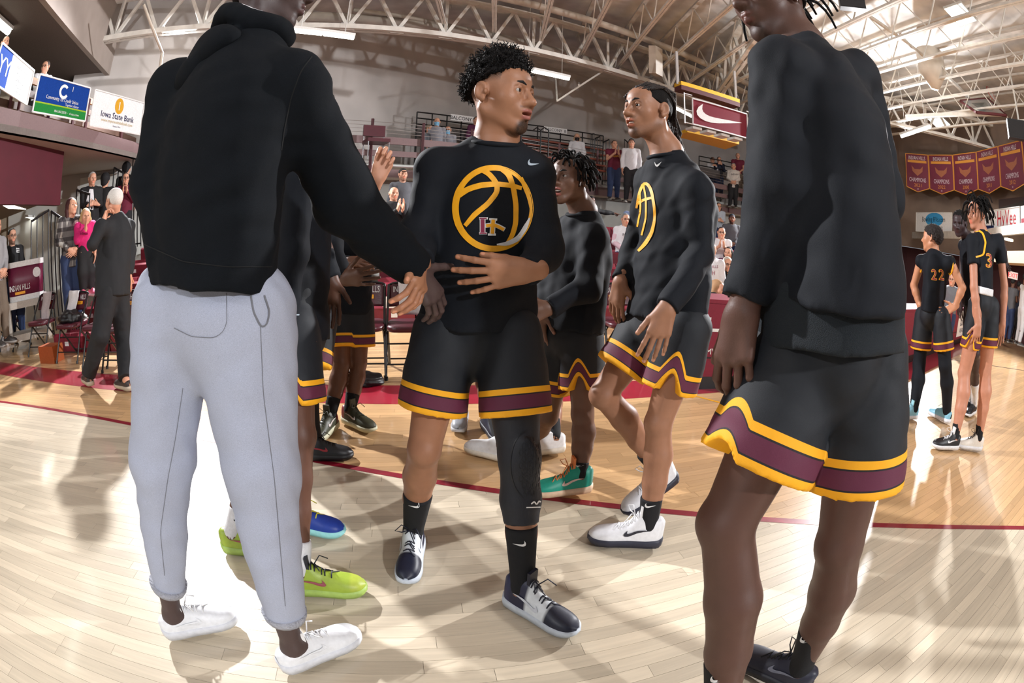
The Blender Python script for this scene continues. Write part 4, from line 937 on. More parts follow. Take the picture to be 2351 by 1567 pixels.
def nail_col(V, col, tips, S=1.0, tone=(1.25, 1.15, 1.15)):
    for p, nv, v in tips:
        q = V - (p + nv * .007 * S); e = np.sqrt((q @ v) ** 2 / (.0075 * S) ** 2 + (np.linalg.norm(q - np.outer(q @ v, v) - np.outer(q @ nv, nv), axis=1)) ** 2 / (.0058 * S) ** 2 + ((q @ nv) / (.005 * S)) ** 2); m = np.clip((1.1 - e) / .2, 0, 1)[:, None]
        col = col * (1 - m) + np.clip(col * np.array(tone) * 1.35 + .03, 0, 1) * m
    return col

# ------------------------------------------------------------------ shoe
_YS = np.linspace(0, 1, 27); _W = np.interp(_YS, [0, .03, .08, .2, .42, .6, .74, .86, .94, .98, 1], [.014, .030, .040, .043, .042, .046, .050, .046, .036, .024, .009])
def shoe(parent, heel, toe_dir, style, up=UP, L=.305, high=0.0, lace=True, sw=None, laces_m=None, wk=1.0):
    """heel = floor point under the heel; style(y, v) -> colour, y heel to toe, v 0 at the sole, 1 on top"""
    d = unit(toe_dir); u = unit(np.asarray(up, float) - d * np.dot(up, d)); s = np.cross(d, u); heel = np.asarray(heel, float); k = L / .305
    top = np.interp(_YS, [0, .04, .15, .28, .38, .5, .62, .8, .92, 1], [.074 + high * .9, .088 + high, .092 + high * .9, .104 + high * 1.05, .112 + high * .8, .100, .086, .070, .060, .040]) * k
    z0 = np.interp(_YS, [0, .1, .3, .7, .9, 1], [.038, .035, .031, .029, .028, .028]) * k
    def ring(i, n=19):
        out = []
        for j in range(n):
            a = math.pi * j / (n - 1); c, sn = math.cos(a), math.sin(a); e = .62 if _YS[i] < .45 else .8
            nar = 1 - (.08 + .30 * min(max((_YS[i] - .26) / .14, 0), 1)) * max(0, 1 - max(0, _YS[i] - .5) / .3) * sn ** 2
            out.append(heel + d * _YS[i] * L + s * _W[i] * k * wk * math.copysign(abs(c) ** e, c) * nar + u * (z0[i] + (top[i] - z0[i]) * sn ** .85))
        return out
    n = 19; rings = [ring(i) for i in range(len(_YS))]; V = np.array([p for r in rings for p in r]); Q = np.array([(i * n + j, i * n + j + 1, (i + 1) * n + j + 1, (i + 1) * n + j) for i in range(len(_YS) - 1) for j in range(n - 1)])
    vv = np.array([math.sin(math.pi * j / (n - 1)) for j in range(n)]); sd = np.array([math.cos(math.pi * j / (n - 1)) for j in range(n)])
    col = np.array([lin(style(_YS[i], vv[j], sd[j])) for i in range(len(_YS)) for j in range(n)]); me = np_mesh('shoe', V, Q, col)
    up_o = link('shoe', me, MATS['shoe_leather'], parent); md = up_o.modifiers.new('s', 'SUBSURF'); md.levels = md.render_levels = 1
    so = []; 
    for z, g in ((0.0, -.002), (.004, .002), (.5, .0045), (1.0, .003)):
        o = [heel + d * (L * y + (g if y > .9 else (-g if y < .1 else 0))) + s * sg * (wd * k * wk + g) + u * (zz * z * 1.12 + (.012 * k * max(0, (y - .85) / .15) ** 2 if z < .2 else 0)) for sg, seq in ((1, range(27)), (-1, range(26, -1, -1))) for y, wd, zz in [( _YS[q], _W[q], z0[q]) for q in seq]]; so.append(o)
    MB().loft(so).build('sole', style('sole', 0, 0), up_o, True)
    if lace:
        b = MB()
        for q in range(5):
            i = 10 + int(q * 1.5); r = ring(i); b.tube([r[6], r[8] + u * .004, r[10] + u * .004, r[12]], .0028, 5); r2 = ring(min(i + 2, 26)); b.tube([r[6], r[9] + u * .006, r2[12]], .0026, 5)
        r = ring(11); m_ = r[9] + u * .01; b.tube([m_, m_ + s * .03 + u * .03 + d * .01, m_ + s * .055 + u * .012 + d * .03, m_ + s * .03 + d * .02, m_], .0025, 5); b.tube([m_, m_ - s * .03 + u * .02 + d * .02, m_ - s * .05 + d * .045 - u * .01], .0025, 5)
        b.build('laces', laces_m or style('lace', 0, 0), up_o, True)
        MB().obox(ring(9)[9] + u * .012 * k, s, d, u, .022, .006, .03).build('tongue', style('lace', 0, 0), up_o)
    if sw is not None:
        for sg in (1, -1):
            pts = []
            for x, y in SWOOSH:
                yy = .36 - x * .34; v = np.clip(.42 + y * .55, .05, .9); i = yy * 26; i0 = int(i); r0, r1 = ring(i0), ring(min(i0 + 1, 26)); a = math.asin(v) / math.pi * 18; a = a if sg > 0 else 18 - a; j0 = int(min(max(a, 0), 17)); fr = a - j0
                P0 = r0[j0] + (r0[j0 + 1] - r0[j0]) * fr; P1 = r1[j0] + (r1[j0 + 1] - r1[j0]) * fr; pts.append(P0 + (P1 - P0) * (i - i0) + s * sg * .0035)
            MB().poly(pts).build('swoosh', sw, up_o)
    return up_o
mat('shoe_leather', (200, 200, 200), .45, attr=True, var=.05, scale=60, bump=.12, bscale=500, bdist=.003)
def tubes(paths, r0, r1, n=6):
    b = MB()
    for p in paths: b.tube(p, list(np.linspace(r0, r1, len(p))), n)
    return b
# prints follow the cloth: each print point is dropped onto the garment along the photograph's line of sight
def bvh_of(V, Q): return BVHTree.FromPolygons([tuple(v) for v in V], [tuple(int(i) for i in q) for q in Q])
def drop(bvh, px, py, off=.0025):
    d = ray(px, py); h = bvh.ray_cast(Vector(EYE), Vector(d), 30)
    if h[0] is None: return None
    nn = h[1] if h[1].dot(Vector(d)) < 0 else -h[1]; return np.array(h[0] + nn * off)
def print_stroke(b, bvh, pts, ws, off=.0025, step=6):
    pts = np.array(pts, float); ws = np.array(ws if hasattr(ws, '__len__') else [ws] * len(pts), float); t = np.r_[0, np.cumsum(np.hypot(*np.diff(pts, axis=0).T))]; n = max(2, int(t[-1] / step)); u = np.linspace(0, t[-1], n)
    # smooth Catmull-like path
    x, y = np.interp(u, t, pts[:, 0]), np.interp(u, t, pts[:, 1])
    for _ in range(2):
        x[1:-1] = .25 * x[:-2] + .5 * x[1:-1] + .25 * x[2:]; y[1:-1] = .25 * y[:-2] + .5 * y[1:-1] + .25 * y[2:]
    w_ = np.interp(u, t, ws); dx, dy = np.gradient(x), np.gradient(y); L = np.hypot(dx, dy) + 1e-9; nx, ny = -dy / L, dx / L; rows = []
    for i in range(n): rows.append([drop(bvh, x[i] + nx[i] * w_[i] * e, y[i] + ny[i] * w_[i] * e, off) for e in (-.5, 0, .5)])
    for i in range(n - 1):
        for e in range(2):
            q = [rows[i][e], rows[i + 1][e], rows[i + 1][e + 1], rows[i][e + 1]]
            if all(k is not None for k in q) and max(np.linalg.norm(q[0] - k) for k in q) < .12: b.quad(*q)
def print_poly(b, bvh, pts, off=.0025):
    q = [drop(bvh, *p, off) for p in pts]; q = [k for k in q if k is not None]
    if len(q) > 2: b.poly(q)
def px_swoosh(cx, cy, w_, h_, ang=0, flip=1):
    c, s = math.cos(math.radians(ang)), math.sin(math.radians(ang)); return [(cx + (x * w_ * flip) * c + y * h_ * s, cy + (x * w_ * flip) * s - y * h_ * c) for x, y in SWOOSH]
# ------------------------------------------------------------------ one person from joints
def cm(name, rgb, rough=.8, **k): return mat('cloth_' + name, rgb, rough, var=.10, scale=120, bump=.25, bscale=500, sheen=.2, bdist=.003, **k)
NECK_UP = .0
def add_np(parts):
    V = []; Q = []; C = []; k = 0
    for v, q, c in parts:
        if len(v) == 0: continue
        V.append(v); Q.append(q + k); C.append(c); k += len(v)
    return np.concatenate(V), np.concatenate(Q), np.concatenate(C)
def scalp(w, R, S, res, grow=.004, low=-.04, front=.062, noise=0, seed=1, extra=None, sides=None):
    F_ = Field(res); F_.ell(w(0, -.016, .034), np.array([.077 + grow, .099 + grow, .089 + grow]) * S, R, .02)
    if extra: [F_.ell(w(*p), np.array(r) * S, R, .03) for p, r in extra]
    a = np.array([0, .074, front]); b = np.array([0, -.10, low]); d = unit(b - a); n = np.array([0, -d[2], d[1]]); n = n if n[2] < 0 else -n
    F_.cut(w(*(a + d * .06)), R @ n)
    if sides: [F_.ell(w(x * sgn, y, z), np.array(r) * S, R, .01, -1) for (x, y, z), r in sides for sgn in (-1, 1)]
    if noise:
        f1 = folds(seed, noise, 260, n=7, aniso=1.0); f2 = folds(seed + 5, noise, 520, n=7, aniso=1.0); F_.post = lambda p, D: D - f1(p) - .6 * f2(p)
    return F_.build()
def person(label, j, st, q=1, name='person'):
    L_ = lambda k: np.asarray(j[k], float)
    f = unit(j['f']); lat = unit(np.cross(UP, f)); skin = st['skin']; rb = (.008, .013, .018)[q - 1]; rg = (.0075, .012, .017)[q - 1]; rh = (.0031, .0065, .009)[q - 1]; rf = (.003, .005, .0075)[q - 1]
    foot = (L_('anL') + L_('anR')) / 2; t = thing(name, label, 'person', (foot[0], foot[1], min(j['anL'][2], j['anR'][2]) - .08)); S = st.get('scale', 1.0); wd = st.get('w', 1.0); chest, pelvis, neck = L_('chest'), L_('pelvis'), L_('neck'); tup = unit(neck - pelvis)
    # ---- body
    B = Field(rb); B.chain([pelvis - tup * .02, pelvis + (chest - pelvis) * .5, chest, chest + (neck - chest) * .55], [.12 * wd, .11 * wd, .125 * wd, .075 * wd], .05, (f, .62))
    for s in 'LR':
        B.chain([neck - tup * .03, L_('sh' + s)], [.045, .045], .03); B.chain([L_('sh' + s), L_('el' + s)], [.050 * wd, .040], .02); e, w_ = L_('el' + s), L_('wr' + s); B.chain([e, e + (w_ - e) * .3, w_], [.040, .042, .028], .015)
        h, k, a = L_('hip' + s), L_('kn' + s), L_('an' + s); sh = unit(a - k); cb = unit(-f + sh * np.dot(f, sh)) if 'calf' + s not in j else unit(j['calf' + s]); lw = st.get('legw', 1.0)
        B.chain([h, k], [.085 * lw, .056 * lw], .03); B.chain([k, k + (a - k) * .3 + cb * .016, k + (a - k) * .55 + cb * .010, a], [.053 * lw, .060 * lw, .052 * lw, .036], .02); B.ell(k - cb * .012, (.047 * lw,) * 3, None, .02)
        td = unit(j['toe' + s]); tl_ = math.radians(j.get('tilt' + s, 0)); td = unit(td * math.cos(tl_) - UP * math.sin(tl_)); B.cone(a, a + td * .11 - UP * .045, .036, .026, .02); B.cone(a, a - td * .03 - UP * .045, .034, .03, .02)
    V, Q = B.build(); col = np.tile(np.array(lin(skin)), (len(V), 1)); parts = []
    for s in 'LR':
        k = L_('kn' + s); m = np.clip((.075 - np.linalg.norm(V - k, axis=1)) / .05, 0, 1)[:, None] * .22; col = col * (1 - m)
    parts.append((V, Q, col))
    for s in 'LR':
        if 'hd' + s in j:
            H_ = Field(rf); hd = dict(j['hd' + s]); tips = hand_field(H_, L_('wr' + s), S=hd.pop('S', 1.0), **hd); e = L_('el' + s); H_.cone(L_('wr' + s) + (e - L_('wr' + s)) * .45, L_('wr' + s), .037, .027, .02)
            V, Q = H_.build(); c = np.tile(np.array(lin(skin)), (len(V), 1))
            if q == 1:
                pal = np.clip(((V - L_('wr' + s)) @ unit(hd['n'])) / .02, 0, 1)[:, None] * .35; c = c * (1 - pal) + np.minimum(c * np.array([1.7, 1.5, 1.45]), .8) * pal; c = nail_col(V, c, tips)
            parts.append((V, Q, c))
    hv, hq, hc, w, R = head_mesh(L_('head'), j['hf'], j.get('hu', UP), skin, st, rh, neck); parts.append((hv, hq, hc)); HS = st.get('head', 1.0)
    V, Q, C = add_np(parts); link('body', np_mesh('body', V, Q, C), m_skin, t)
    if q == 1:
        for s in (-1, 1):
            ev, eq, ec = ball_mesh(w(.032 * s, .0795, .003), R, .0128 * HS, look=st.get('look', (0, 1, 0))); link('eye', np_mesh('eye', ev, eq, ec), m_eye, t)
            br = [w(.012 * s, .098, .024), w(.026 * s, .0955, .031), w(.040 * s, .084, .029), w(.050 * s, .072, .021)]; MB().tube(br, [.0035 * HS, .005 * HS, .0045 * HS, .002 * HS], 6).build('eyebrow', m_brow, t, True)
        if st.get('teeth'): MB().tube([w(-.017, .090, -.069), w(0, .0975, -.070), w(.017, .090, -.069)], .0042, 6).build('teeth', m_teeth, t, True)
    # ---- top
    tm, sl, drop_, tw = st['top'][:4]; fl = (f, st.get('flat', .70)); gs = Field(rg); lowp = pelvis - tup * drop_; hw = st.get('hemw', .172) * wd * tw
    gs.cone(chest, lowp, st.get('chestw', .172) * wd * tw, hw, .04, fl, capb=True)
    gs.chain([chest, chest + (neck - chest) * .5, neck - tup * .065], [.160 * wd * tw, .118 * wd * tw, st.get('trap', .092)], .05, fl)
    sk = st.get('sk', .025); sleeves = []
    for s in 'LR':
        shp, e, w_ = L_('sh' + s), L_('el' + s), L_('wr' + s)
        gs.cone(neck - tup * .05, shp, .055 * tw, .056 * tw, .04)
        gs.cone(chest + (shp - chest) * .5, shp, .088 * tw, .064 * tw, .05, fl)
        sr = st.get('slv', 1.0)
        if sl >= .9:
            gs.cone(shp, e, .066 * tw * sr, .056 * tw * sr, sk); gs.cone(e, e + (w_ - e) * (sl - .02), .058 * tw * sr, .043 * tw * sr, .03, capb=True)
        elif sl > 0: gs.cone(shp, shp + (e - shp) * sl, .072 * tw, .066 * tw, sk, capb=True)
    if st.get('extra_top'): st['extra_top'](gs)
    fo = st.get('fold', .005) * 1.35
    if fo:
        fa = folds(st.get('seed', 3), fo, st.get('ffreq', 26), st.get('faxis', UP)); fb = folds(st.get('seed', 3) + 9, fo * .45, 60, (1, .4, .6)); 
        wz = pelvis + tup * .04
        def post(p, D):
            near = np.ones(len(p)) * .55
            for s in 'LR': near += 1.3 * np.exp(-(np.linalg.norm(p - L_('el' + s), axis=1) / .11) ** 2)
            near += .8 * np.exp(-(((p - wz) @ tup) / .13) ** 2)
            return D - near * fa(p) - fb(p)
        gs.post = post
    nh = st.get('neckhole', .080); gs.ell(neck - tup * .065 + f * .028, (.075, .052, .05), frame(f), .03); gs.cone(neck + tup * (nh - st.get('neckdrop', .040)) + f * .006, neck + tup * .25 + f * .02, nh, nh * 1.6, .006, None, -1)
    V, Q = gs.build(); so = link('shirt' if 'topname' not in st else st['topname'], np_mesh('shirt', V, Q), tm, t); shirt = (so, V, Q)
    if st.get('collar', q < 3):
        nr = st.get('neckhole', .080) - .002; cn = unit(tup + f * .20); cx_ = unit(np.cross(cn, f)); cy_ = np.cross(cn, cx_); cc = neck - tup * .018 + f * .006
        MB().tube([cc + cx_ * nr * math.cos(a) + cy_ * nr * math.sin(a) for a in [2 * math.pi * i / 24 for i in range(25)]], .0085, 8, False).build('collar', st.get('collarm', tm), so, True)
    # ---- bottom
    bm_, kind = st['bottom'][:2]; hl = st['bottom'][2] if len(st['bottom']) > 2 else .93
    gb = Field(rg); pw = st.get('pelvw', .155) * wd
    legs = {}
    gb.cone(pelvis + tup * .07, pelvis - tup * .06, pw * .93, pw, .04, (f, .74))
    for s in 'LR':
        h, k, a = L_('hip' + s), L_('kn' + s), L_('an' + s)
        if kind == 'shorts':
            e = h + (k - h) * hl; gb.cone(h + UP * .04, e, .108 * wd, st.get('hemr', .118) * wd, .02, None, capb=True); legs[s] = (h, e, unit(e - h))
        else:
            lr = st.get('pantr', (.112, .088, .062)); kb = k
            gb.cone(h, kb, lr[0] * wd, lr[1], .05); c_ = kb + (a - kb) * hl; gb.cone(kb, c_, lr[1], lr[2], .04, capb=True); legs[s] = (kb, c_, unit(c_ - kb))
    out = st.get('slit', {}); fp = st.get('pfold', .004); fa2 = folds(st.get('seed', 3) + 21, fp, 24, UP); fb2 = folds(st.get('seed', 3) + 22, fp * .5, 55, (1, .3, .2))
    def hemd(p):
        d = {s: np.linalg.norm(np.cross(p - legs[s][0], legs[s][2]), axis=-1) for s in 'LR'}; useL = d['L'] < d['R']; h_ = np.where(useL, (legs['L'][1] - p) @ legs['L'][2], (legs['R'][1] - p) @ legs['R'][2])
        for s in 'LR':
            if s in out:
                r = p - legs[s][1]; r = r - (r @ legs[s][2])[:, None] * legs[s][2]; cosv = (r @ unit(out[s])) / (np.linalg.norm(r, axis=1) + 1e-6); ang = np.arccos(np.clip(cosv, -1, 1)); h_ = h_ - np.where(useL == (s == 'L'), .115 * np.clip(1 - ang / st.get('slitw', .5), 0, 1), 0)
        return h_
    def post2(p, D):
        D = D - fa2(p) - fb2(p)
        return np.maximum(D, -hemd(p)) if kind == 'shorts' else D
    gb.post = post2; V, Q = gb.build(); fl_ = {'hem': hemd(V)} if kind == 'shorts' else None
    bo = link(kind, np_mesh(kind, V, Q, None, fl_), bm_, t); pants = (bo, V, Q)
    if st.get('tights'):
        g = Field(rg)
        for s in 'LR': g.chain([L_('hip' + s), L_('kn' + s), L_('kn' + s) + (L_('an' + s) - L_('kn' + s)) * .35 - f * .012, L_('an' + s)], [.092, .070, .074, .050], .03)
        V, Q = g.build(); link('tights', np_mesh('tights', V, Q), st['tights'], t)
    # ---- socks and shoes
    for s in 'LR':
        k, a = L_('kn' + s), L_('an' + s); td = unit(np.array([j['toe' + s][0], j['toe' + s][1], 0])); tilt = j.get('tilt' + s, 0)
        if st.get('sock'):
            sm, sh_ = st['sock']; g = Field(max(rb * .7, .005)); top = a + (k - a) * sh_; g.cone(a - UP * .02, a + (k - a) * .02, .030, .038, .02); g.cone(a, top, .0405, .0405 + .030 * sh_, .02, capb=True); V, Q = g.build(); so_ = link('sock', np_mesh('sock', V, Q), sm, t)
            if st.get('socksw') is not None and q == 1:
                bv = bvh_of(V, Q); pc = proj(a + (top - a) * .72); b = MB(); sz = 42 * 1.2 / max(np.linalg.norm(a - EYE), .5); print_poly(b, bv, px_swoosh(pc[0] + st['socksw'][0], pc[1], sz, sz * .7, 0, st['socksw'][1])); 
                if b.f: b.build('swoosh', m_sw, so_)
        if 'shoe' in st:
            dd = td; uu = UP
            if tilt: dd = unit(td * math.cos(math.radians(tilt)) - UP * math.sin(math.radians(tilt))); uu = unit(UP * math.cos(math.radians(tilt)) + td * math.sin(math.radians(tilt)))
            Lk = st.get('shoeL', .318); heel = a - dd * .072 - uu * .09
            stl = st['shoe'][0 if s == 'L' else -1] if isinstance(st['shoe'], (list, tuple)) else st['shoe']
            shoe(t, heel, dd, stl, uu, Lk, st.get('high', .02), lace=q < 3, sw=stl('swoosh', 0, 0) if q < 3 else None)
    return dict(t=t, w=w, R=R, S=HS, shirt=shirt, pants=pants, j=j)

def hair_cap(pp, m, **k):
    V, Q = scalp(pp['w'], pp['R'], pp['S'], k.pop('res', .006), **k); return link('hair', np_mesh('hair', V, Q), m, pp['t'])
def twists(pp, m, n, ln, seed, down=.8, r=(.006, .0035), front=.07, back_dir=(0, -.3, 0), wild=.25, zmin=-.02, seg=5):
    """separate locks that leave the scalp and fall"""
    rr = np.random.RandomState(seed); w, R = pp['w'], pp['R']; paths = []
    while len(paths) < n:
        v = unit(rr.normal(size=3)); p = np.array([v[0] * .078, -.016 + v[1] * .099, .034 + v[2] * .09])
        if p[2] < zmin or (p[1] > .045 and p[2] < front): continue
        d = unit(v * .9 + np.array(back_dir) + rr.normal(size=3) * wild); pts = [p]; L = ln * rr.uniform(.7, 1.2)
        for s in range(seg):
            d = unit(d + np.array([0, 0, -down * (s + 1) / seg]) + rr.normal(size=3) * wild * .35); pts.append(pts[-1] + d * L / seg)
            q = pts[-1]; e = (q - np.array([0, -.014, .03])) / np.array([.083, .105, .095]); le = np.linalg.norm(e)
            if le < 1 and q[2] > -.06: pts[-1] = np.array([0, -.014, .03]) + (q - np.array([0, -.014, .03])) / le
        paths.append([w(*q) for q in pts])
    return tubes(paths, *r, n=5).build('locks', m, pp['t'], True)
def shoe_style(upper, sole, lace, swoosh=None, toe=None, strap=None, heelc=None):
    ms = lambda c: mat('shoe_%d_%d_%d' % tuple(c), c, .5, bump=.1, bscale=300)
    def f(y, v, s):
        if y == 'sole': return ms(sole)
        if y == 'lace': return ms(lace)
        if y == 'swoosh': return None if swoosh is None else ms(swoosh)
        if strap is not None and strap[0] < y < strap[1]: return strap[2]
        if toe is not None and y > toe[0]: return toe[1]
        if heelc is not None and y < heelc[0]: return heelc[1]
        return upper
    return f
def body_pose(top, height, f, arms='down', hf=None, lean=0.0, armsep=.0, seat=None, step=0.0, shw=.185):
    """joints of a figure standing (or sitting) with the top of the head at `top`"""
    top = np.asarray(top, float); f = unit([f[0], f[1], 0]); l = unit(np.cross(UP, f)); k = height / 1.78; j = {'f': f, 'hf': f if hf is None else hf}
    H = lambda dz, df=0, dl=0: top - UP * dz * k + f * (df - lean * dz) * k + l * dl * k
    j['head'] = H(.125, .0); j['neck'] = H(.285, -.015); j['chest'] = H(.44, -.01); j['pelvis'] = H(.84, -.01)
    for s, g in (('L', 1), ('R', -1)):
        j['sh' + s] = H(.345, -.015, shw * g); j['hip' + s] = H(.90, -.01, .092 * g); j['kn' + s] = H(1.30, .03 + step * g * .5, .10 * g); j['an' + s] = H(1.70, -.01 + step * g, .11 * g); j['toe' + s] = unit(f + l * .2 * g)
        if seat is not None: j['kn' + s] = H(.92, .42, .14 * g); j['an' + s] = H(1.30, .40, .14 * g)
        a = arms if isinstance(arms, str) else arms[0 if s == 'L' else 1]; sp = (.045 + armsep) * g
        if a == 'down': e, w_ = H(.63, -.03, .2 * g + sp), H(.87, .06, .19 * g + sp); hd = dict(d=-UP + f * .15, n=-l * g, th=f)
        elif a == 'clap': e, w_ = H(.60, .06, .22 * g), H(.42, .28, .045 * g); hd = dict(d=unit(UP * .8 + f * .3), n=-l * g, th=UP * .2 - f, curl=(4, 8, 4), spread=2)
        elif a == 'front': e, w_ = H(.62, .02, .22 * g), H(.76, .19, .06 * g); hd = dict(d=unit(-l * g * .8 - UP * .5 + f * .1), n=-f + UP * .1, th=UP)
        elif a == 'fold': e, w_ = H(.60, .04, .20 * g), H(.62, .20, .10 * g); hd = dict(d=unit(-l * g + UP * .3), n=-f, th=UP)
        elif a == 'rail': e, w_ = H(.58, .16, .21 * g), H(.64, .36, .06 * g); hd = dict(d=unit(f * .3 - l * g + UP * .1), n=-UP, th=f)
        elif a == 'point': e, w_ = H(.36, .02, .42 * g), H(.37, .06, .66 * g); hd = dict(d=l * g, n=-UP, th=f, per=[(5, 5, 3), (70, 80, 40), (75, 80, 40), (75, 80, 40)])
        elif a == 'hip': e, w_ = H(.60, -.06, .38 * g), H(.80, .0, .20 * g); hd = dict(d=unit(-l * g * .6 - UP * .8), n=-l * g, th=f)
        elif a == 'chin': e, w_ = H(.58, .10, .2 * g), H(.34, .16, .07 * g); hd = dict(d=unit(UP * .7 - l * g * .4), n=-f, th=-l * g)
        elif a == 'phone': e, w_ = H(.58, .12, .2 * g), H(.40, .26, .07 * g); hd = dict(d=unit(UP * .8 - l * g * .5), n=-f, th=UP * .3 - l * g, curl=(50, 40, 20))
        j['el' + s], j['wr' + s] = e, w_; j['hd' + s] = hd
    return j
# ================================================================== THE PLAYERS IN FRONT
def J(px, py, D): return P(px, py, D)
m_pants = mat('heather_grey', (166, 172, 190), .85, var=.16, scale=420, bump=.15, bscale=600, stretch=(1, 1, 3.2), bdist=.002)
m_sockb = mat('black_sock', (16, 17, 21), .9, bump=.5, bscale=500, bdist=.002); m_sockw = mat('white_sock', (225, 225, 228), .9, bump=.4, bscale=500)
m_yprint = mat('gold_print', (252, 178, 22), .55); m_wprint = mat('white_print', (236, 236, 236), .5); m_mprint = mat('maroon_print', (140, 36, 70), .55); m_gprint = mat('grey_print', (165, 178, 190), .5)
kyrie = shoe_style((26, 30, 58), (196, 204, 214), (20, 24, 42), (205, 210, 220), toe=(.62, (16, 22, 44)), strap=(.36, .62, (220, 226, 232)), heelc=(.12, (40, 44, 78)))
whiteshoe = shoe_style((232, 234, 238), (214, 216, 222), (238, 238, 240), (222, 224, 228))
# ---- centre player, facing us, head turned to his left
hp = J(1152, 222, 1.50)
j = dict(f=unit([-.03, -1, 0]), head=hp, hf=unit([.80, -.58, -.03]), hu=unit([.03, .0, 1]), neck=J(1140, 318, 1.53), chest=J(1108, 470, 1.55), pelvis=J(1095, 735, 1.54),
  shR=J(1004, 388, 1.53), elR=J(956, 545, 1.50), wrR=J(966, 600, 1.36), shL=J(1218, 398, 1.53), elL=J(1250, 575, 1.47), wrL=J(1212, 622, 1.36),
  hipR=J(1022, 790, 1.54), hipL=J(1168, 790, 1.52), knR=J(974, 1030, 1.47), knL=J(1193, 1050, 1.40), anR=G(948, 1222, .10), anL=G(1200, 1352, .10),
  toeR=unit([.05, -1, 0]), toeL=unit([.75, -.62, 0]), calfR=unit([-.25, 1, 0]), calfL=unit([0, 1, 0]))
j['hdR'] = dict(d=unit([.1, -.75, -.75]), n=unit([-.9, .1, -.25]), th=unit([0, -.5, .8]), curl=(20, 35, 20), spread=7, thumb=(.8, .5, .1))
j['hdL'] = dict(d=unit([-1, -.12, -.12]), n=unit([0, 1, .12]), th=UP, curl=(6, 14, 8), spread=9, thumb=(.85, .40, .35), S=1.08)
B_ = person('player in black long sleeves with a gold ball print and black knee sleeve, mid handshake', j, dict(skin=(160, 112, 84), top=(m_cloth, 1.0, .018, 1.0), bottom=(m_short, 'shorts', .62), shoe=kyrie, high=.05, sock=(m_sockb, .52), socksw=(-6, -1), beard=('goatee', .95), fade=.8, lips=(160, 98, 88), seed=4, look=(.35, .9, .05), hemw=.190, hemr=.122, pelvw=.15, mouth=.004, slit={'R': [-1, .2, 0]}, neckw=1.02, fold=.0045, head=1.02))
# knee sleeve with its honeycomb pad
k, a = np.array(j['knL']), np.array(j['anL']); h = np.array(j['hipL']); g = Field(.006); m_slv = mat('knee_sleeve', (20, 24, 34), .6, bump=.2, bscale=800, sheen=.2, bdist=.002)
g.cone(k + (h - k) * .42, k, .082, .066, .03, capa=True); g.cone(k, k + (a - k) * .30 + np.array([0, .012, 0]), .064, .068, .03); g.cone(k + (a - k) * .30 + np.array([0, .012, 0]), k + (a - k) * .46, .067, .060, .02, capb=True); g.ell(k + np.array([.012, -.045, -.01]), (.05, .026, .105), None, .012)
V, Q = g.build(); slv = link('knee_sleeve', np_mesh('k', V, Q), m_slv, B_['t']); bv = bvh_of(V, Q); b = MB()
for r_ in range(9):
    for c_ in range(4):
        x, y = 1196 + c_ * 13 + (6.5 if r_ % 2 else 0), 1008 + r_ * 15
        if ((x - 1215) / 34) ** 2 + ((y - 1068) / 72) ** 2 < 1: print_stroke(b, bv, [(x + 6.4 * math.sin(i * math.pi / 3), y + 8.4 * math.cos(i * math.pi / 3)) for i in range(7)], 1.6, .0015, 4)
b.build('honeycomb_pad', mat('pad_line', (10, 12, 18), .5), slv)
b = MB(); print_stroke(b, bv, [(1186 + 34 * math.sin(t_), 1068 - 76 * math.cos(t_)) if 0 else (1212 - 40 * math.cos(t_), 1066 - 78 * math.sin(t_)) for t_ in np.linspace(-1.3, 1.5, 14)], 2.5, .002); b.build('pad_seam', mat('pad_line', (10, 12, 18), .5), slv)
b = MB(); print_stroke(b, bv, [(1219, 1156), (1226, 1150), (1231, 1158), (1237, 1148), (1240, 1152)], 3.2, .002, 2); print_stroke(b, bv, [(1208, 1164), (1240, 1163)], 2.4, .002, 3); b.build('logo', m_wprint, slv)
# curly hair: noisy cap plus curls
V, Q = scalp(B_['w'], B_['R'], B_['S'], .0045, grow=.010, low=.01, front=.075, noise=.006, seed=11, extra=[((0, -.018, .105), (.070, .092, .070)), ((0, -.085, .05), (.058, .060, .085))], sides=[((.092, .045, .028), (.03, .06, .045))]); link('hair', np_mesh('hair', V, Q), m_hair, B_['t'])
rr = np.random.RandomState(5); paths = []
for v in V[rr.choice(len(V), 900)]:
    q = (v - B_['j']['head']) @ B_['R']; n_ = unit(q - np.array([0, -.02, .03]))
    if q[2] < .0 and q[1] > -.06: continue
    p = q - n_ * .004; path = [B_['w'](*p)]; ph = rr.rand() * 6.28; e1 = unit(np.cross(n_, rr.normal(size=3))); e2 = np.cross(n_, e1); ln = rr.uniform(.010, .026)
    for i in range(1, 6): path.append(B_['w'](*(p + n_ * ln * i / 5 + (e1 * math.cos(ph + i * 1.5) + e2 * math.sin(ph + i * 1.5)) * .0038)))
    paths.append(path)
cu = tubes(paths, .0019, .0012, 4).build('curls', m_hair, B_['t'], True); cu['kind'] = 'stuff'
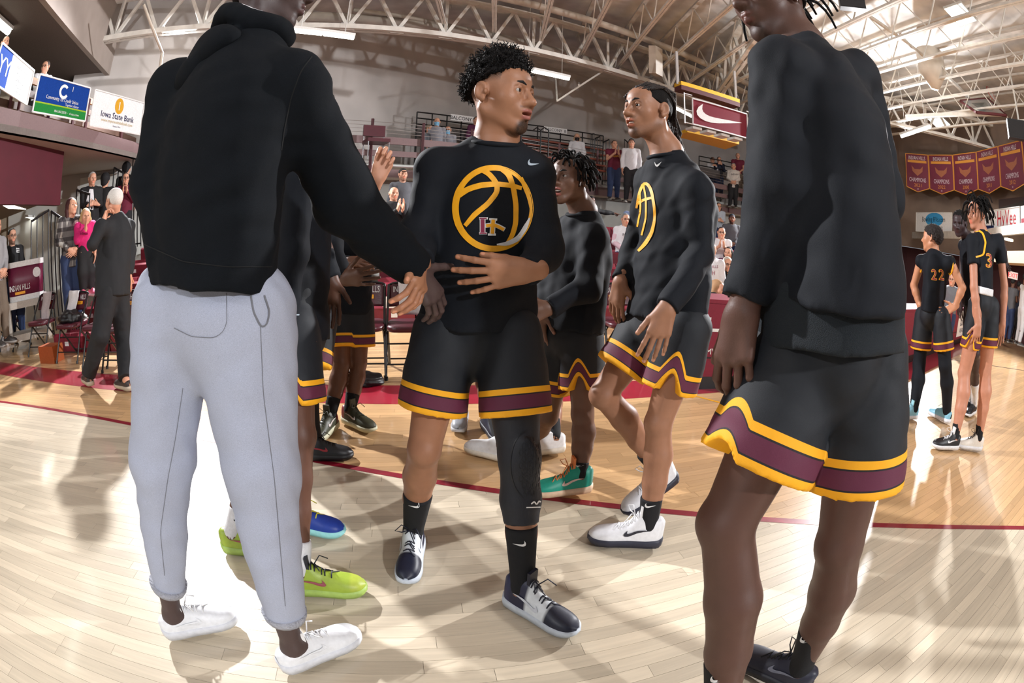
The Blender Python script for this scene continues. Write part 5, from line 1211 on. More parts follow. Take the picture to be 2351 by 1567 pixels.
# gold ball print with the HI monogram
bv = bvh_of(B_['shirt'][1], B_['shirt'][2]); b = MB(); ang = lambda a0, a1, n: np.linspace(math.radians(a0), math.radians(a1), n)
cxp, cyp, rx, ry = 1133, 478, 87, 93
ring_ = lambda a0, a1, n=26, k=1.0: [(cxp + rx * k * math.cos(t_), cyp - ry * k * math.sin(t_)) for t_ in ang(a0, a1, n)]
print_stroke(b, bv, ring_(205, 20), [15] * 8 + [13] * 10 + [7] * 8); print_stroke(b, bv, ring_(20, -50), np.linspace(5, 8, 26)); print_stroke(b, bv, ring_(200, 308), np.linspace(15, 13, 26)); print_stroke(b, bv, ring_(-52, -40, 8), 10); print_stroke(b, bv, ring_(0, 360, 50, 1.055), 1.8)
print_stroke(b, bv, [(1052, 450), (1075, 434), (1105, 425), (1140, 422), (1175, 426), (1198, 432)], [13, 13, 13, 12, 11, 9]); print_stroke(b, bv, [(1106, 391), (1122, 398), (1140, 420), (1142, 440), (1120, 468), (1090, 492), (1068, 518)], [10, 12, 12, 12, 12, 12, 9]); print_stroke(b, bv, [(1150, 387), (1168, 400), (1178, 430), (1184, 470), (1184, 510), (1176, 540), (1163, 557)], [12, 13, 12, 12, 12, 11, 6]); print_stroke(b, bv, [(1196, 408), (1206, 430), (1216, 455), (1220, 480)], [9, 10, 9, 6])
b.build('ball_print', m_yprint, B_['shirt'][0])
b = MB(); print_stroke(b, bv, [(1140, 561), (1165, 559), (1190, 546), (1208, 522), (1217, 500)], [3, 10, 12, 11, 3], .0035); b.build('white_brush_print', m_wprint, B_['shirt'][0])
b = MB(); print_stroke(b, bv, [(1108, 503), (1108, 533)], 13, .0032); print_stroke(b, bv, [(1100, 501), (1120, 501)], 5, .0032); print_stroke(b, bv, [(1100, 535), (1118, 535)], 5, .0032); print_stroke(b, bv, [(1132, 503), (1130, 536)], 12, .0032); print_stroke(b, bv, [(1123, 503), (1141, 504)], 5, .0032); print_stroke(b, bv, [(1120, 538), (1138, 538)], 5, .0032); print_stroke(b, bv, [(1114, 518), (1135, 514), (1158, 527)], 10, .0032); b.build('monogram_outline', m_wprint, B_['shirt'][0])
b = MB(); print_stroke(b, bv, [(1108, 503), (1108, 533)], 9, .0042); print_stroke(b, bv, [(1101, 501), (1117, 501)], 3, .0042); print_stroke(b, bv, [(1101, 535), (1117, 535)], 3, .0042); b.build('monogram_maroon', m_mprint, B_['shirt'][0])
b = MB(); print_stroke(b, bv, [(1132, 504), (1130, 536)], 8, .0042); print_stroke(b, bv, [(1116, 518), (1135, 515), (1156, 527)], 7, .0044); b.build('monogram_gold', m_yprint, B_['shirt'][0])
b = MB(); print_poly(b, bv, px_swoosh(1225, 376, 25, 22, 10)); b.build('swoosh', m_gprint, B_['shirt'][0])

def foot(heel, toe): return unit(G(*toe) - G(*heel))
# ---- hooded man from behind, shaking hands with his right arm
jA = dict(f=unit([.55, .83, 0]), head=J(622, -22, 1.26), hf=unit([.93, .36, -.05]), hu=UP, neck=J(578, 92, 1.24), chest=J(520, 300, 1.22), pelvis=J(478, 660, 1.22),
  shR=J(672, 205, 1.12), elR=J(790, 450, 1.20), wrR=J(952, 622, 1.33), shL=J(404, 215, 1.36), elL=J(356, 430, 1.34), wrL=J(385, 590, 1.22),
  hipR=J(560, 715, 1.17), hipL=J(405, 710, 1.29), knR=J(598, 1075, 1.12), knL=J(372, 1050, 1.33), anR=G(672, 1480, .12), anL=G(396, 1408, .12), toeR=foot((652, 1528), (806, 1460)), toeL=foot((375, 1475), (560, 1432)))
jA['hdR'] = dict(d=unit([.55, .35, -.85]), n=unit([-.75, .55, -.3]), th=unit([.8, -.2, .6]), curl=(25, 32, 15), spread=3, thumb=(.35, .9, -.1), S=1.08)
jA['hdL'] = dict(d=unit([.3, .5, -1]), n=unit([.8, -.4, 0]), th=unit([.4, .8, 0]))
A_ = person('tall man in black hooded sweatshirt and grey sweatpants seen from behind', jA, dict(skin=(74, 58, 56), top=(m_hood, 1.0, -.012, 1.12), topname='hooded_sweatshirt', bottom=(m_pants, 'sweatpants', .77), pantr=(.125, .100, .066), shoe=whiteshoe, shoeL=.315, high=-.008, legw=.85, w=1.08, neckhole=.055, neckdrop=.012, collar=False, fold=.006, ffreq=18, seed=12, pfold=.006, hemw=.176, chestw=.192, slv=1.12, sk=.06, trap=.115, mouth=0.0, head=1.02), name='person')
hair_cap(A_, m_hair, grow=.012, low=-.03, front=.07, noise=.004)
nk = np.array(jA['neck']) - UP * .02; fA = unit(jA['f']); lA = unit(np.cross(UP, fA)); g = Field(.0065)
ringp = [nk + (lA * math.cos(a) * .100 + fA * math.sin(a) * .088) + UP * (.022 - .045 * math.sin(a) + .012 * math.sin(3 * a)) for a in np.linspace(-math.pi * 1.22, math.pi * .22, 18)]
for p0, p1 in zip(ringp[:-1], ringp[1:]): g.cone(p0, p1, .036, .036, .008)
g.ell(nk - fA * .105 - UP * .035 + lA * .01, (.138, .062, .068), frame(fA), .012); g.ell(nk - fA * .135 - UP * .085 + lA * .045, (.092, .052, .060), frame(fA), .010); g.ell(nk + UP * .075, (.072, .066, .09), frame(fA), .012, -1)
f1 = folds(61, .006, 42, (1, 0, .3)); g.post = lambda p, D: D - f1(p); V, Q = g.build(); link('hood', np_mesh('hood', V, Q), m_hood, A_['t'])
g = Field(.006)
for p0, p1 in zip(ringp[3:-4], ringp[4:-3]): g.cone(p0 + UP * .035 + unit(nk - p0) * .02, p1 + UP * .035 + unit(nk - p1) * .02, .014, .014, .01)
V, Q = g.build(); link('tee_collar', np_mesh('tc', V, Q), cm('white', (226, 226, 230)), A_['t'])
g = Field(.007); c_ = np.array(jA['pelvis']); tu = unit(np.array(jA['neck']) - c_); lo_ = c_ + tu * .012
g.cone(lo_ + tu * .075, lo_ - tu * .002, .188, .183, .01, (unit(jA['f']), .70), capb=True, capa=True); V, Q = g.build(); link('waistband', np_mesh('w', V, Q), mat('rib_knit', (10, 14, 18), .9, var=.1, bump=.5, bscale=90, stretch=(6, 6, .2)), A_['shirt'][0])
for s in 'LR':
    kk, aa = np.array(jA['kn' + s]), np.array(jA['an' + s]); e = kk + (aa - kk) * .75; dd = unit(aa - kk); MB().tube([e, e + dd * .022, e + dd * .034], [.072, .068, .062], 20).build('ankle_cuff', mat('cuff_grey', (158, 160, 170), .9, bump=.8, bscale=120), A_['pants'][0], True)
bv = bvh_of(A_['pants'][1], A_['pants'][2]); m_seam = mat('seam_grey', (112, 114, 122), .9); b = MB()
print_stroke(b, bv, [(520, 672), (521, 740), (512, 762), (492, 775), (440, 772), (400, 752)], 1.6, .0012); b.build('back_pocket_seam', m_seam, A_['pants'][0]); b = MB(); print_stroke(b, bv, [(598, 750), (604, 900), (622, 1040), (630, 1100), (640, 1220), (655, 1390)], 1.6, .0012, 10); b.build('side_seam', m_seam, A_['pants'][0])
b = MB(); print_stroke(b, bv, [(420, 890), (402, 1010), (385, 1100), (368, 1220), (378, 1320)], 1.6, .0012, 10); b.build('side_seam', m_seam, A_['pants'][0]); b = MB(); print_stroke(b, bv, [(575, 672), (582, 715), (600, 752), (612, 745), (618, 715), (606, 678)], 4, .003); b.build('pocket_edge', m_seam, A_['pants'][0])
bv = bvh_of(A_['shirt'][1], A_['shirt'][2]); m_hs = mat('fleece_seam', (4, 6, 8), .95)
for pts_ in ([(716, 130), (690, 165), (668, 225), (652, 300), (646, 345)], [(648, 470), (642, 560), (632, 650)], [(330, 560), (420, 600), (520, 612), (625, 612)]):
    b = MB(); print_stroke(b, bv, pts_, 2.6, .0012, 8)
    if b.f: b.build('seam', m_hs, A_['shirt'][0])
# ---- dreadlocked player walking left
j = dict(f=unit([-.82, -.55, 0]), head=J(1488, 256, 1.97), hf=unit([-.88, -.46, .0]), hu=UP, neck=J(1532, 350, 2.0), chest=J(1555, 490, 1.98), pelvis=J(1530, 720, 1.95),
  shL=J(1598, 440, 1.86), elL=J(1612, 590, 1.84), wrL=J(1532, 706, 1.70), shR=J(1494, 415, 2.1), elR=J(1452, 585, 2.12), wrR=J(1424, 646, 2.0),
  hipL=J(1572, 775, 1.88), hipR=J(1480, 770, 2.03), knL=J(1512, 970, 1.83), knR=J(1384, 905, 1.93), anL=G(1488, 1208, .11), anR=J(1518, 1084, 2.12), toeL=foot((1500, 1262), (1340, 1252)), toeR=unit([-1, -.3, 0]), tiltR=30)
j['hdL'] = dict(d=unit([-.28, -.1, -1]), n=unit([.25, 1, 0]), th=unit([-1, -.1, .3]), curl=(10, 14, 8), spread=5, thumb=(.75, .55, .2), S=1.08)
j['hdR'] = dict(d=unit([-.15, -.1, -1]), n=unit([.7, .6, 0]), th=unit([-.6, -.8, 0]), curl=(18, 22, 12), spread=4)
C_ = person('player with tied-back dreadlocks walking left in white shoes, hand on shorts', j, dict(skin=(156, 110, 84), top=(m_cloth, 1.0, .02, 1.0), bottom=(m_short, 'shorts', .60), shoe=shoe_style((230, 231, 236), (40, 42, 58), (235, 235, 238), (34, 34, 46)), shoeL=.33, high=.045, sock=(m_sockb, .30), socksw=(0, 1), beard=('jaw', .75), seed=23, fold=.006, mouth=.006, teeth=True, hemw=.185, slit={'L': [-.45, -.9, 0]}, jaw=.95, nose=1.1, look=(-.2, .95, .05), hemr=.118))
hair_cap(C_, m_hair, grow=.006, low=-.02, front=.058, res=.0045, sides=[((.088, .055, -.005), (.028, .05, .045))]); rr = np.random.RandomState(3); paths = []
for i in range(95):
    a = rr.uniform(-1.25, 1.25); z0 = .085 - .05 * abs(a) + rr.uniform(-.015, .02); y0 = rr.uniform(.0, .065); x0 = math.sin(a) * .07
    y0 += .012; p = [(x0, y0, .136 - abs(x0) * .5 - max(y0, 0) * .62), (x0 * 1.08, y0 - .06, .132 - abs(x0) * .42), (x0 * 1.0, -.098, .07 + rr.uniform(-.02, .03)), (x0 * .6, -.125, -.0), (x0 * .55 + rr.uniform(-.02, .02), -.13 - rr.uniform(0, .03), -.07), (x0 * .6 + rr.uniform(-.03, .03), -.135 - rr.uniform(0, .05), -.13 - rr.uniform(0, .05))]
    paths.append([C_['w'](*q) for q in p])
tubes(paths, .0068, .0045, 6).build('dreadlocks', mat('brown_locks', (34, 24, 21), .6, var=.3, scale=60, bump=.6, bscale=200), C_['t'], True)
bv = bvh_of(C_['shirt'][1], C_['shirt'][2]); b = MB(); print_stroke(b, bv, [(1462, 478), (1468, 445), (1478, 420), (1488, 420), (1497, 440), (1503, 475), (1504, 505), (1497, 535), (1482, 560), (1466, 576)], [5, 6, 7, 7, 7, 6, 6, 8, 9, 6]); print_stroke(b, bv, [(1464, 468), (1478, 458), (1498, 454)], 6); print_stroke(b, bv, [(1478, 422), (1484, 455), (1484, 500), (1474, 540)], 4); print_stroke(b, bv, [(1470, 440), (1472, 480), (1464, 520)], 4); b.build('ball_print', m_yprint, C_['shirt'][0]); b = MB(); print_poly(b, bv, px_swoosh(1513, 376, 16, 18, -25)); b.build('swoosh', m_wprint, C_['shirt'][0])
# ---- tall player at right, cut by the frame
jD = dict(f=unit([-.92, .32, 0]), head=J(1768, -2, 1.12), hf=unit([-.95, -.12, -.22]), hu=unit([-.2, 0, 1]), neck=J(1838, 110, 1.11), chest=J(1898, 340, 1.08), pelvis=J(1900, 735, 1.06),
  shL=J(1800, 165, .97), elL=J(1790, 440, .94), wrL=J(1708, 705, .92), shR=J(1965, 180, 1.26), elR=J(2020, 440, 1.26), wrR=J(1960, 690, 1.2),
  hipL=J(1832, 835, 1.01), hipR=J(1978, 840, 1.10), knL=J(1668, 1200, .90), knR=J(1928, 1250, 1.06), anL=G(1648, 1660, .12), anR=G(1838, 1532, .12), toeL=unit([-.7, .5, 0]), toeR=foot((1840, 1580), (1762, 1540)), calfL=unit([.8, -.5, 0]), calfR=unit([.9, -.3, 0]))
jD['hdL'] = dict(d=unit([-.12, -.05, -1]), n=unit([.85, .45, 0]), th=unit([.2, .9, 0]), curl=(20, 28, 18), spread=6, thumb=(.75, .5, .35), S=1.1)
jD['hdR'] = dict(d=-UP, n=unit([.5, -.8, 0]), th=unit([-.8, -.3, 0]))
def under(gs): pass
D_ = person('tall player at right with back to us in black long-sleeved shirt, head cut off', jD, dict(skin=(88, 60, 50), top=(m_cloth, .97, -.040, 1.08), bottom=(m_short, 'shorts', .62), shoe=shoe_style((40, 42, 58), (28, 30, 40), (20, 20, 26), (120, 124, 140)), high=.02, sock=(m_sockb, .40), socksw=(-8, 1), beard=('jaw', .6), w=1.04, seed=31, fold=.007, ffreq=15, hemw=.212, slit={'L': [-.95, -.3, 0]}, hemr=.135, pelvw=.165, legw=1.12, slv=1.05))
twists(D_, m_hair, 40, .12, 4, down=.9, back_dir=(0, -.6, 0), zmin=.0); hair_cap(D_, m_hair, grow=.006, low=-.03, front=.08)
g = Field(.0075); c_ = np.array(jD['pelvis']); tu = unit(np.array(jD['neck']) - c_); fA = unit(jD['f']); g.cone(c_ + tu * .10, c_ - tu * .050, .215, .222, .01, (fA, .80), capb=True, capa=True); g.post = (lambda fo_: (lambda p, D: D - fo_(p)))(folds(44, .005, 20)); V, Q = g.build(); link('undershirt', np_mesh('u', V, Q), mat('dark_teal_knit', (12, 22, 30), .85, bump=.3, bscale=600), D_['t'])
# ---- smiling player in teal shoes
j = dict(f=unit([-.72, -.68, 0]), head=J(1308, 412, 2.36), hf=unit([-.66, -.74, .04]), hu=UP, neck=J(1340, 484, 2.40), chest=J(1332, 590, 2.42), pelvis=J(1308, 745, 2.38),
  shL=J(1362, 548, 2.30), elL=J(1350, 660, 2.22), wrL=J(1262, 706, 2.12), shR=J(1288, 535, 2.52), elR=J(1265, 650, 2.5), wrR=J(1245, 715, 2.35), hipL=J(1336, 795, 2.34), hipR=J(1284, 795, 2.42), knL=J(1338, 950, 2.28), knR=J(1258, 955, 2.42), anL=G(1330, 1090, .12), anR=J(1182, 1040, 2.62), toeL=foot((1347, 1135), (1240, 1145)), toeR=unit([-1, -.15, 0]))
j['hdL'] = dict(d=unit([-.8, -.3, -.3]), n=unit([.2, .9, 0]), th=UP, curl=(20, 25, 15)); j['hdR'] = dict(d=-UP, n=unit([.7, .3, 0]), th=unit([-.5, -.8, 0]))
teal = shoe_style((22, 150, 128), (222, 190, 160), (226, 130, 70), (226, 196, 186), heelc=(.1, (28, 120, 104)))
E_ = person('smiling player with short twists and teal shoes, between the two front players', j, dict(skin=(108, 76, 60), top=(m_cloth, 1.0, .02, 1.02), hemw=.185, bottom=(m_short, 'shorts', .62), shoe=teal, high=.045, sock=(m_sockb, .22), socksw=(0, 1), seed=41, fold=.006, mouth=.010, teeth=True, lips=(150, 84, 76), slit={'L': [-.3, -1, 0]}, look=(-.5, .8, .2)))
hair_cap(E_, m_hair, grow=.005, low=-.03, front=.075, res=.0045); twists(E_, m_hair, 120, .075, 9, down=1.0, back_dir=(0, 0, .1), wild=.35, r=(.0068, .005), zmin=.01)
# ================================================================== PLAYERS AND STAFF FURTHER BACK
# ---- player behind the hooded man, lime shoes
j = dict(f=unit([.92, -.35, 0]), head=J(712, 262, 1.86), hf=unit([.9, .3, 0]), neck=J(690, 350, 1.84), chest=J(684, 460, 1.82), pelvis=J(676, 720, 1.78), shR=J(690, 400, 1.66), elR=J(668, 580, 1.64), wrR=J(658, 730, 1.64), shL=J(700, 395, 2.0), elL=J(735, 550, 2.0), wrL=J(760, 640, 1.95),
  hipR=J(672, 780, 1.70), hipL=J(684, 775, 1.88), knR=J(690, 1000, 1.62), knL=J(610, 985, 1.85), anR=G(690, 1312, .11), anL=G(535, 1222, .11), toeR=foot((660, 1330), (770, 1335)), toeL=foot((500, 1245), (580, 1252)))
j['hdR'] = dict(d=unit([.05, -.05, -1]), n=unit([-.2, .9, 0]), th=unit([1, .1, 0]), curl=(20, 25, 12), spread=3); j['hdL'] = dict(d=-UP, n=unit([0, -1, 0]), th=unit([1, 0, 0]))
lime = shoe_style((150, 172, 58), (158, 186, 92), (24, 28, 40), (150, 70, 80), toe=(.82, (166, 180, 66)))
G1 = person('player mostly hidden behind the hooded man, wearing lime green shoes', j, dict(skin=(92, 60, 46), top=(m_cloth, 1.0, .10, .95), bottom=(m_short, 'shorts', .66), shoe=lime, high=.02, sock=(m_sockw, .25), seed=51, fold=.005, slit={'R': [.2, -1, 0]}, w=.95), q=2)
hair_cap(G1, m_hair, grow=.012, noise=.006, res=.0055); bv = bvh_of(G1['shirt'][1], G1['shirt'][2])
b = MB(); print_stroke(b, bv, [(676, 722), (692, 722)], 3, .002, 3); b.build('label', m_gprint, G1['shirt'][0])
# ---- player in blue shoes behind, gold print
j = dict(f=unit([.35, -.94, 0]), head=J(690, 350, 2.35), hf=unit([.6, -.8, 0]), neck=J(698, 425, 2.38), chest=J(705, 520, 2.38), pelvis=J(708, 700, 2.36), shR=J(668, 470, 2.4), elR=J(655, 580, 2.4), wrR=J(665, 680, 2.3), shL=J(742, 475, 2.38), elL=J(762, 570, 2.34), wrL=J(790, 640, 2.2),
  hipR=J(690, 750, 2.36), hipL=J(728, 750, 2.34), knR=J(680, 900, 2.25), knL=J(700, 900, 2.2), anR=G(640, 1120, .11), anL=G(672, 1172, .11), toeR=unit([.3, -.9, 0]), toeL=foot((655, 1180), (732, 1192)))
j['hdL'] = dict(d=unit([.8, -.3, .1]), n=unit([-.2, .9, 0]), th=UP, curl=(15, 20, 10)); j['hdR'] = dict(d=-UP, n=unit([.5, .8, 0]), th=unit([.5, -.8, 0]))
blue = shoe_style((28, 58, 150), (150, 214, 218), (210, 200, 60), None)
G2 = person('player in bright blue shoes standing between the hooded man and the bench', j, dict(skin=(96, 64, 48), top=(m_cloth, 1.0, .10, .95), bottom=(m_short, 'shorts', .62), shoe=blue, high=.01, sock=(m_sockb, .3), seed=55, w=.95), q=2); hair_cap(G2, m_hair, grow=.008)
bv = bvh_of(G2['shirt'][1], G2['shirt'][2]); b = MB(); print_stroke(b, bv, [(712, 500), (706, 520), (712, 545), (709, 575), (714, 600), (712, 630)], 6); print_stroke(b, bv, [(713, 545), (728, 540), (734, 545)], 6); print_stroke(b, bv, [(712, 610), (722, 630), (726, 640)], 6); print_stroke(b, bv, [(722, 642), (735, 642)], 7); print_stroke(b, bv, [(742, 588), (738, 615)], 5); b.build('gold_print', m_yprint, G2['shirt'][0])
# ---- player in olive shoes by the bench
j = dict(f=unit([.12, -1, 0]), head=J(812, 455, 3.28), hf=unit([.3, -.95, -.1]), neck=J(802, 512, 3.28), chest=J(800, 572, 3.28), pelvis=J(800, 690, 3.25), shR=J(762, 545, 3.28), elR=J(752, 610, 3.2), wrR=J(800, 600, 3.0), shL=J(840, 548, 3.28), elL=J(862, 605, 3.22), wrL=J(835, 612, 3.05), hipR=J(780, 722, 3.25), hipL=J(824, 722, 3.25), knR=J(784, 835, 3.15), knL=J(824, 832, 3.2), anR=G(757, 955, .11), anL=G(803, 942, .11), toeR=unit([-.1, -1, 0]), toeL=unit([.85, -.5, 0]))
j['hdR'] = dict(d=unit([1, -.2, .0]), n=unit([0, .6, -.8]), th=unit([0, -.2, 1]), curl=(15, 20, 10)); j['hdL'] = dict(d=unit([-1, -.2, .1]), n=unit([0, .6, -.8]), th=UP)
olive = shoe_style((64, 66, 50), (208, 206, 176), (60, 62, 48), (208, 196, 190), heelc=(.16, (130, 28, 40)))
F_1 = person('player in olive shoes standing by the bench chairs, face hidden by an arm', j, dict(skin=(104, 68, 50), top=(m_cloth, 1.0, .09, 1.0), bottom=(m_short, 'shorts', .66), shoe=olive, high=.03, sock=(m_sockb, .36), seed=61), q=2)
hair_cap(F_1, m_hair); twists(F_1, m_hair, 60, .11, 21, down=.7, wild=.5, zmin=.02)
bv = bvh_of(F_1['shirt'][1], F_1['shirt'][2]); b = MB(); print_stroke(b, bv, [(804, 618), (812, 626), (824, 627), (834, 620)], [3, 5, 6, 3], step=2); b.build('ball_print', m_yprint, F_1['shirt'][0])
# ---- pale hand raised behind the hooded man's arm
j = body_pose(J(655, 330, 2.9), 1.86, [.5, -.85, 0]); j['anL'] = G(716, 1018, .1); j['anR'] = G(655, 1010, .1); j['toeL'] = foot((700, 1035), (745, 1035)); j['shL'] = J(722, 470, 2.85); j['elL'] = J(792, 492, 2.72); j['wrL'] = J(866, 414, 2.55)
j['hdL'] = dict(d=unit([.35, .0, 1]), n=unit([.25, -1, .05]), th=unit([-1, -.2, .3]), per=[(30, 70, 45), (30, 75, 45), (32, 78, 45), (36, 80, 45)], spread=4, thumb=(.95, .25, .15), S=1.25, tb=5)
G4 = person('man in black sleeves raising a pale hand behind the hooded man', j, dict(skin=(206, 150, 122), top=(m_cloth, .86 / .9, .08, .95), bottom=(cm('black', (18, 18, 20)), 'trousers', .98), shoe=shoe_style((24, 24, 28), (20, 20, 22), (30, 30, 34), (150, 40, 50)), seed=63, w=.95, slv=1.05), q=2); hair_cap(G4, cm('brownhair', (60, 44, 34)))
# ---- two players hidden behind the centre player: only legs and shoes show
j = body_pose(J(1168, 398, 2.95), 1.85, [-.8, -.6, 0]); j['anL'] = G(1272, 1003, .11); j['anR'] = G(1152, 1020, .11); j['knL'] = J(1262, 890, 2.98); j['toeL'] = foot((1290, 1020), (1245, 1025)); j['toeR'] = foot((1160, 1035), (1110, 1022))
person('player in white shoes and black socks hidden behind the centre player', j, dict(skin=(140, 94, 68), top=(m_cloth, 1.0, .08, .85), bottom=(m_short, 'shorts', .72), shoe=shoe_style((228, 228, 230), (222, 214, 200), (230, 230, 232), (200, 200, 205)), high=.02, sock=(m_sockb, .5), seed=65, w=.85), q=3)
j = body_pose(J(1085, 420, 3.45), 1.86, [.2, -1, 0]); j['anL'] = G(1122, 955, .11); j['anR'] = G(1060, 935, .11)
person('player in grey and navy shoes hidden behind the centre player', j, dict(skin=(120, 80, 60), top=(m_cloth, 1.0, .08, .85), bottom=(m_short, 'shorts', .7), shoe=[shoe_style((34, 36, 52), (30, 30, 40), (30, 30, 40)), shoe_style((160, 165, 172), (190, 192, 196), (170, 170, 178))], high=.02, sock=(m_sockb, .3), seed=67, w=.8), q=3)
# ---- suited man walking left, seen from behind
j = dict(f=unit([-.85, .35, 0]), head=J(262, 462, 5.0), hf=unit([-.95, .1, 0]), neck=J(262, 492, 5.05), chest=J(265, 535, 5.05), pelvis=J(258, 640, 5.0), shL=J(232, 522, 4.85), elL=J(212, 560, 4.8), wrL=J(238, 506, 4.85), shR=J(296, 520, 5.2), elR=J(300, 575, 5.2), wrR=J(296, 630, 5.1), hipL=J(248, 672, 4.95), hipR=J(272, 672, 5.08), knL=J(230, 770, 4.9), knR=J(285, 775, 5.05), anL=G(203, 862, .13), anR=G(290, 872, .11), toeL=foot((210, 880), (165, 845)), toeR=foot((300, 892), (262, 880)))
j['hdL'] = dict(d=unit([0, .4, .8]), n=unit([.5, .5, .2]), th=unit([-.6, .4, 0]), curl=(50, 60, 30)); j['hdR'] = dict(d=-UP, n=unit([-.8, 0, 0]), th=unit([-.3, .8, 0]))
m_suit = cm('suit', (17, 18, 22)); Hm = person('white haired man in dark suit walking left past the bench, seen from behind', j, dict(skin=(206, 148, 120), top=(m_suit, 1.0, .16, 1.06), topname='suit_jacket', bottom=(m_suit, 'trousers', .98), pantr=(.12, .10, .085), shoe=shoe_style((52, 44, 42), (176, 164, 146), (24, 22, 22)), high=.0, seed=71, w=1.06, hemw=.19, haircol=(200, 195, 190), collar=True), q=2)
m_whair = cm('white_hair', (214, 208, 202)); hair_cap(Hm, m_whair, grow=.008, low=-.075, front=.065)
b = MB(); w = Hm['w']; 
for s_ in (-1, 1): b.tube([w(.03 * s_ + .02 * math.cos(a), .104, .002 + .016 * math.sin(a)) for a in np.linspace(0, 6.28, 10)], .002, 4); b.tube([w(.052 * s_, .10, .004), w(.085 * s_, -.005, .006)], .002, 4)
b.build('glasses', m_black, Hm['t'])
# ---- players with numbers at right
def numbers(pp, txt, at_px, D, size, m1=m_mprint, m2=m_yprint):
    bv = bvh_of(pp['shirt'][1], pp['shirt'][2])
    for m_, off, k in ((m2, .002, 1.0), (m1, .005, .0)):
        for i, ch in enumerate(txt):
            x0, y0 = at_px[0] + i * size * .62 * 1.0, at_px[1]; co = np.array(GLYPH[ch][0]); fs = GLYPH[ch][1]; bb = MB()
            pts = [drop(bv, x0 + p[0] * size * .95, y0 - p[1] * size * 1.25 + (p[0] * size * .12), off) for p in co]
            for fc in fs:
                q = [pts[i_] for i_ in fc]
                if all(k_ is not None for k_ in q): bb.poly(q)
            if m_ is m2:   # gold edging drawn as outline strokes around the glyph
                ed = {}
                for fc in fs:
                    for a_, c_ in zip(fc, fc[1:] + fc[:1]): ed[(min(a_, c_), max(a_, c_))] = ed.get((min(a_, c_), max(a_, c_)), 0) + 1
                for (a_, c_), n_ in ed.items():
                    if n_ == 1 and pts[a_] is not None and pts[c_] is not None: bb.bar(pts[a_], pts[c_], .009, .004, up=unit(EYE - pts[a_]))
            if bb.f: bb.build('number', m_, pp['shirt'][0])
j = dict(f=unit([-.1, 1, 0]), head=J(2140, 547, 4.95), hf=unit([-.35, .93, 0]), neck=J(2143, 580, 4.95), chest=J(2148, 618, 4.92), pelvis=J(2140, 705, 4.9), shL=J(2114, 600, 4.95), elL=J(2098, 655, 5.0), wrL=J(2112, 706, 4.95), shR=J(2183, 604, 4.85), elR=J(2210, 660, 4.85), wrR=J(2192, 704, 4.85), hipL=J(2120, 735, 4.95), hipR=J(2160, 738, 4.85), knL=J(2110, 835, 4.95), knR=J(2170, 838, 4.85), anL=G(2098, 938, .11), anR=G(2174, 946, .11), toeL=unit([-.8, .1, 0]), toeR=unit([-.1, 1, 0]))
j['hdL'] = dict(d=unit([.4, .3, -.6]), n=unit([.7, -.5, 0]), th=unit([.3, .8, 0])); j['hdR'] = dict(d=unit([-.6, .4, -.4]), n=unit([-.7, 0, 0]), th=unit([0, .8, .3]))
P22 = person('curly haired player number 22 in black jersey and black tights, hands on hips', j, dict(skin=(198, 138, 104), top=(m_cloth, 0, .05, .98), topname='jersey', bottom=(m_short, 'shorts', .66), tights=m_cloth, shoe=shoe_style((130, 190, 214), (224, 228, 236), (150, 205, 220), None), high=.02, sock=(m_sockb, .12), seed=73, collarm=m_yprint), q=2)
hair_cap(P22, cm('dark_curls', (34, 26, 24)), grow=.018, noise=.006, low=-.06, res=.006); numbers(P22, '22', (2138, 641), 4.9, 27)
for s_ in 'LR':
    o_ = np.array(P22['j']['sh' + s_]); MB().tube([o_ + np.array([.075 * math.cos(a) * .35, .05 * math.cos(a), .085 * math.sin(a) - .02]) for a in np.linspace(0, 6.28, 16)], .008, 6, False).build('arm_trim', m_yprint, P22['shirt'][0])
j = dict(f=unit([-.55, .83, 0]), head=J(2243, 492, 4.5), hf=unit([-.95, .2, -.1]), neck=J(2252, 530, 4.5), chest=J(2258, 580, 4.5), pelvis=J(2256, 680, 4.45), shL=J(2232, 556, 4.4), elL=J(2236, 660, 4.32), wrL=J(2246, 745, 4.3), shR=J(2292, 556, 4.55), elR=J(2306, 655, 4.55), wrR=J(2302, 742, 4.5), hipL=J(2242, 715, 4.4), hipR=J(2272, 715, 4.5), knL=J(2214, 855, 4.4), knR=J(2262, 850, 4.5), anL=G(2192, 1005, .11), anR=G(2246, 1008, .11), toeL=foot((2212, 1025), (2140, 1020)), toeR=unit([-.8, .5, 0]))
j['hdL'] = dict(d=-UP, n=unit([.6, .6, 0]), th=unit([-.6, .6, 0]), curl=(15, 20, 10)); j['hdR'] = dict(d=-UP, n=unit([-.6, -.2, 0]), th=unit([-.5, .6, 0]))
P3 = person('dreadlocked player number 3 in black jersey with white waistband at right', j, dict(skin=(188, 130, 104), top=(m_cloth, .5, -.02, .95), topname='jersey', bottom=(m_short, 'shorts', .60), shoe=[shoe_style((26, 26, 30), (222, 222, 224), (230, 230, 232), (220, 220, 222)), shoe_style((222, 216, 206), (220, 220, 222), (40, 40, 44), None)], high=.03, sock=(m_sockb, .22), seed=75, w=.92, legw=1.15, collarm=m_yprint, slit={'L': [-.8, -.5, 0]}), q=2)
hair_cap(P3, m_hair); twists(P3, m_hair, 80, .17, 33, down=1.3, wild=.2, zmin=.03, r=(.008, .005)); numbers(P3, '3', (2262, 612), 4.5, 36)
g = Field(.01); c_ = np.array(j['pelvis']); g.cone(c_ + UP * .075, c_ + UP * .015, .15, .152, .01, (unit(j['f']), .72), capb=True, capa=True); V, Q = g.build(); link('white_waistband', np_mesh('w', V, Q), cm('white', (226, 226, 230)), P3['t'])
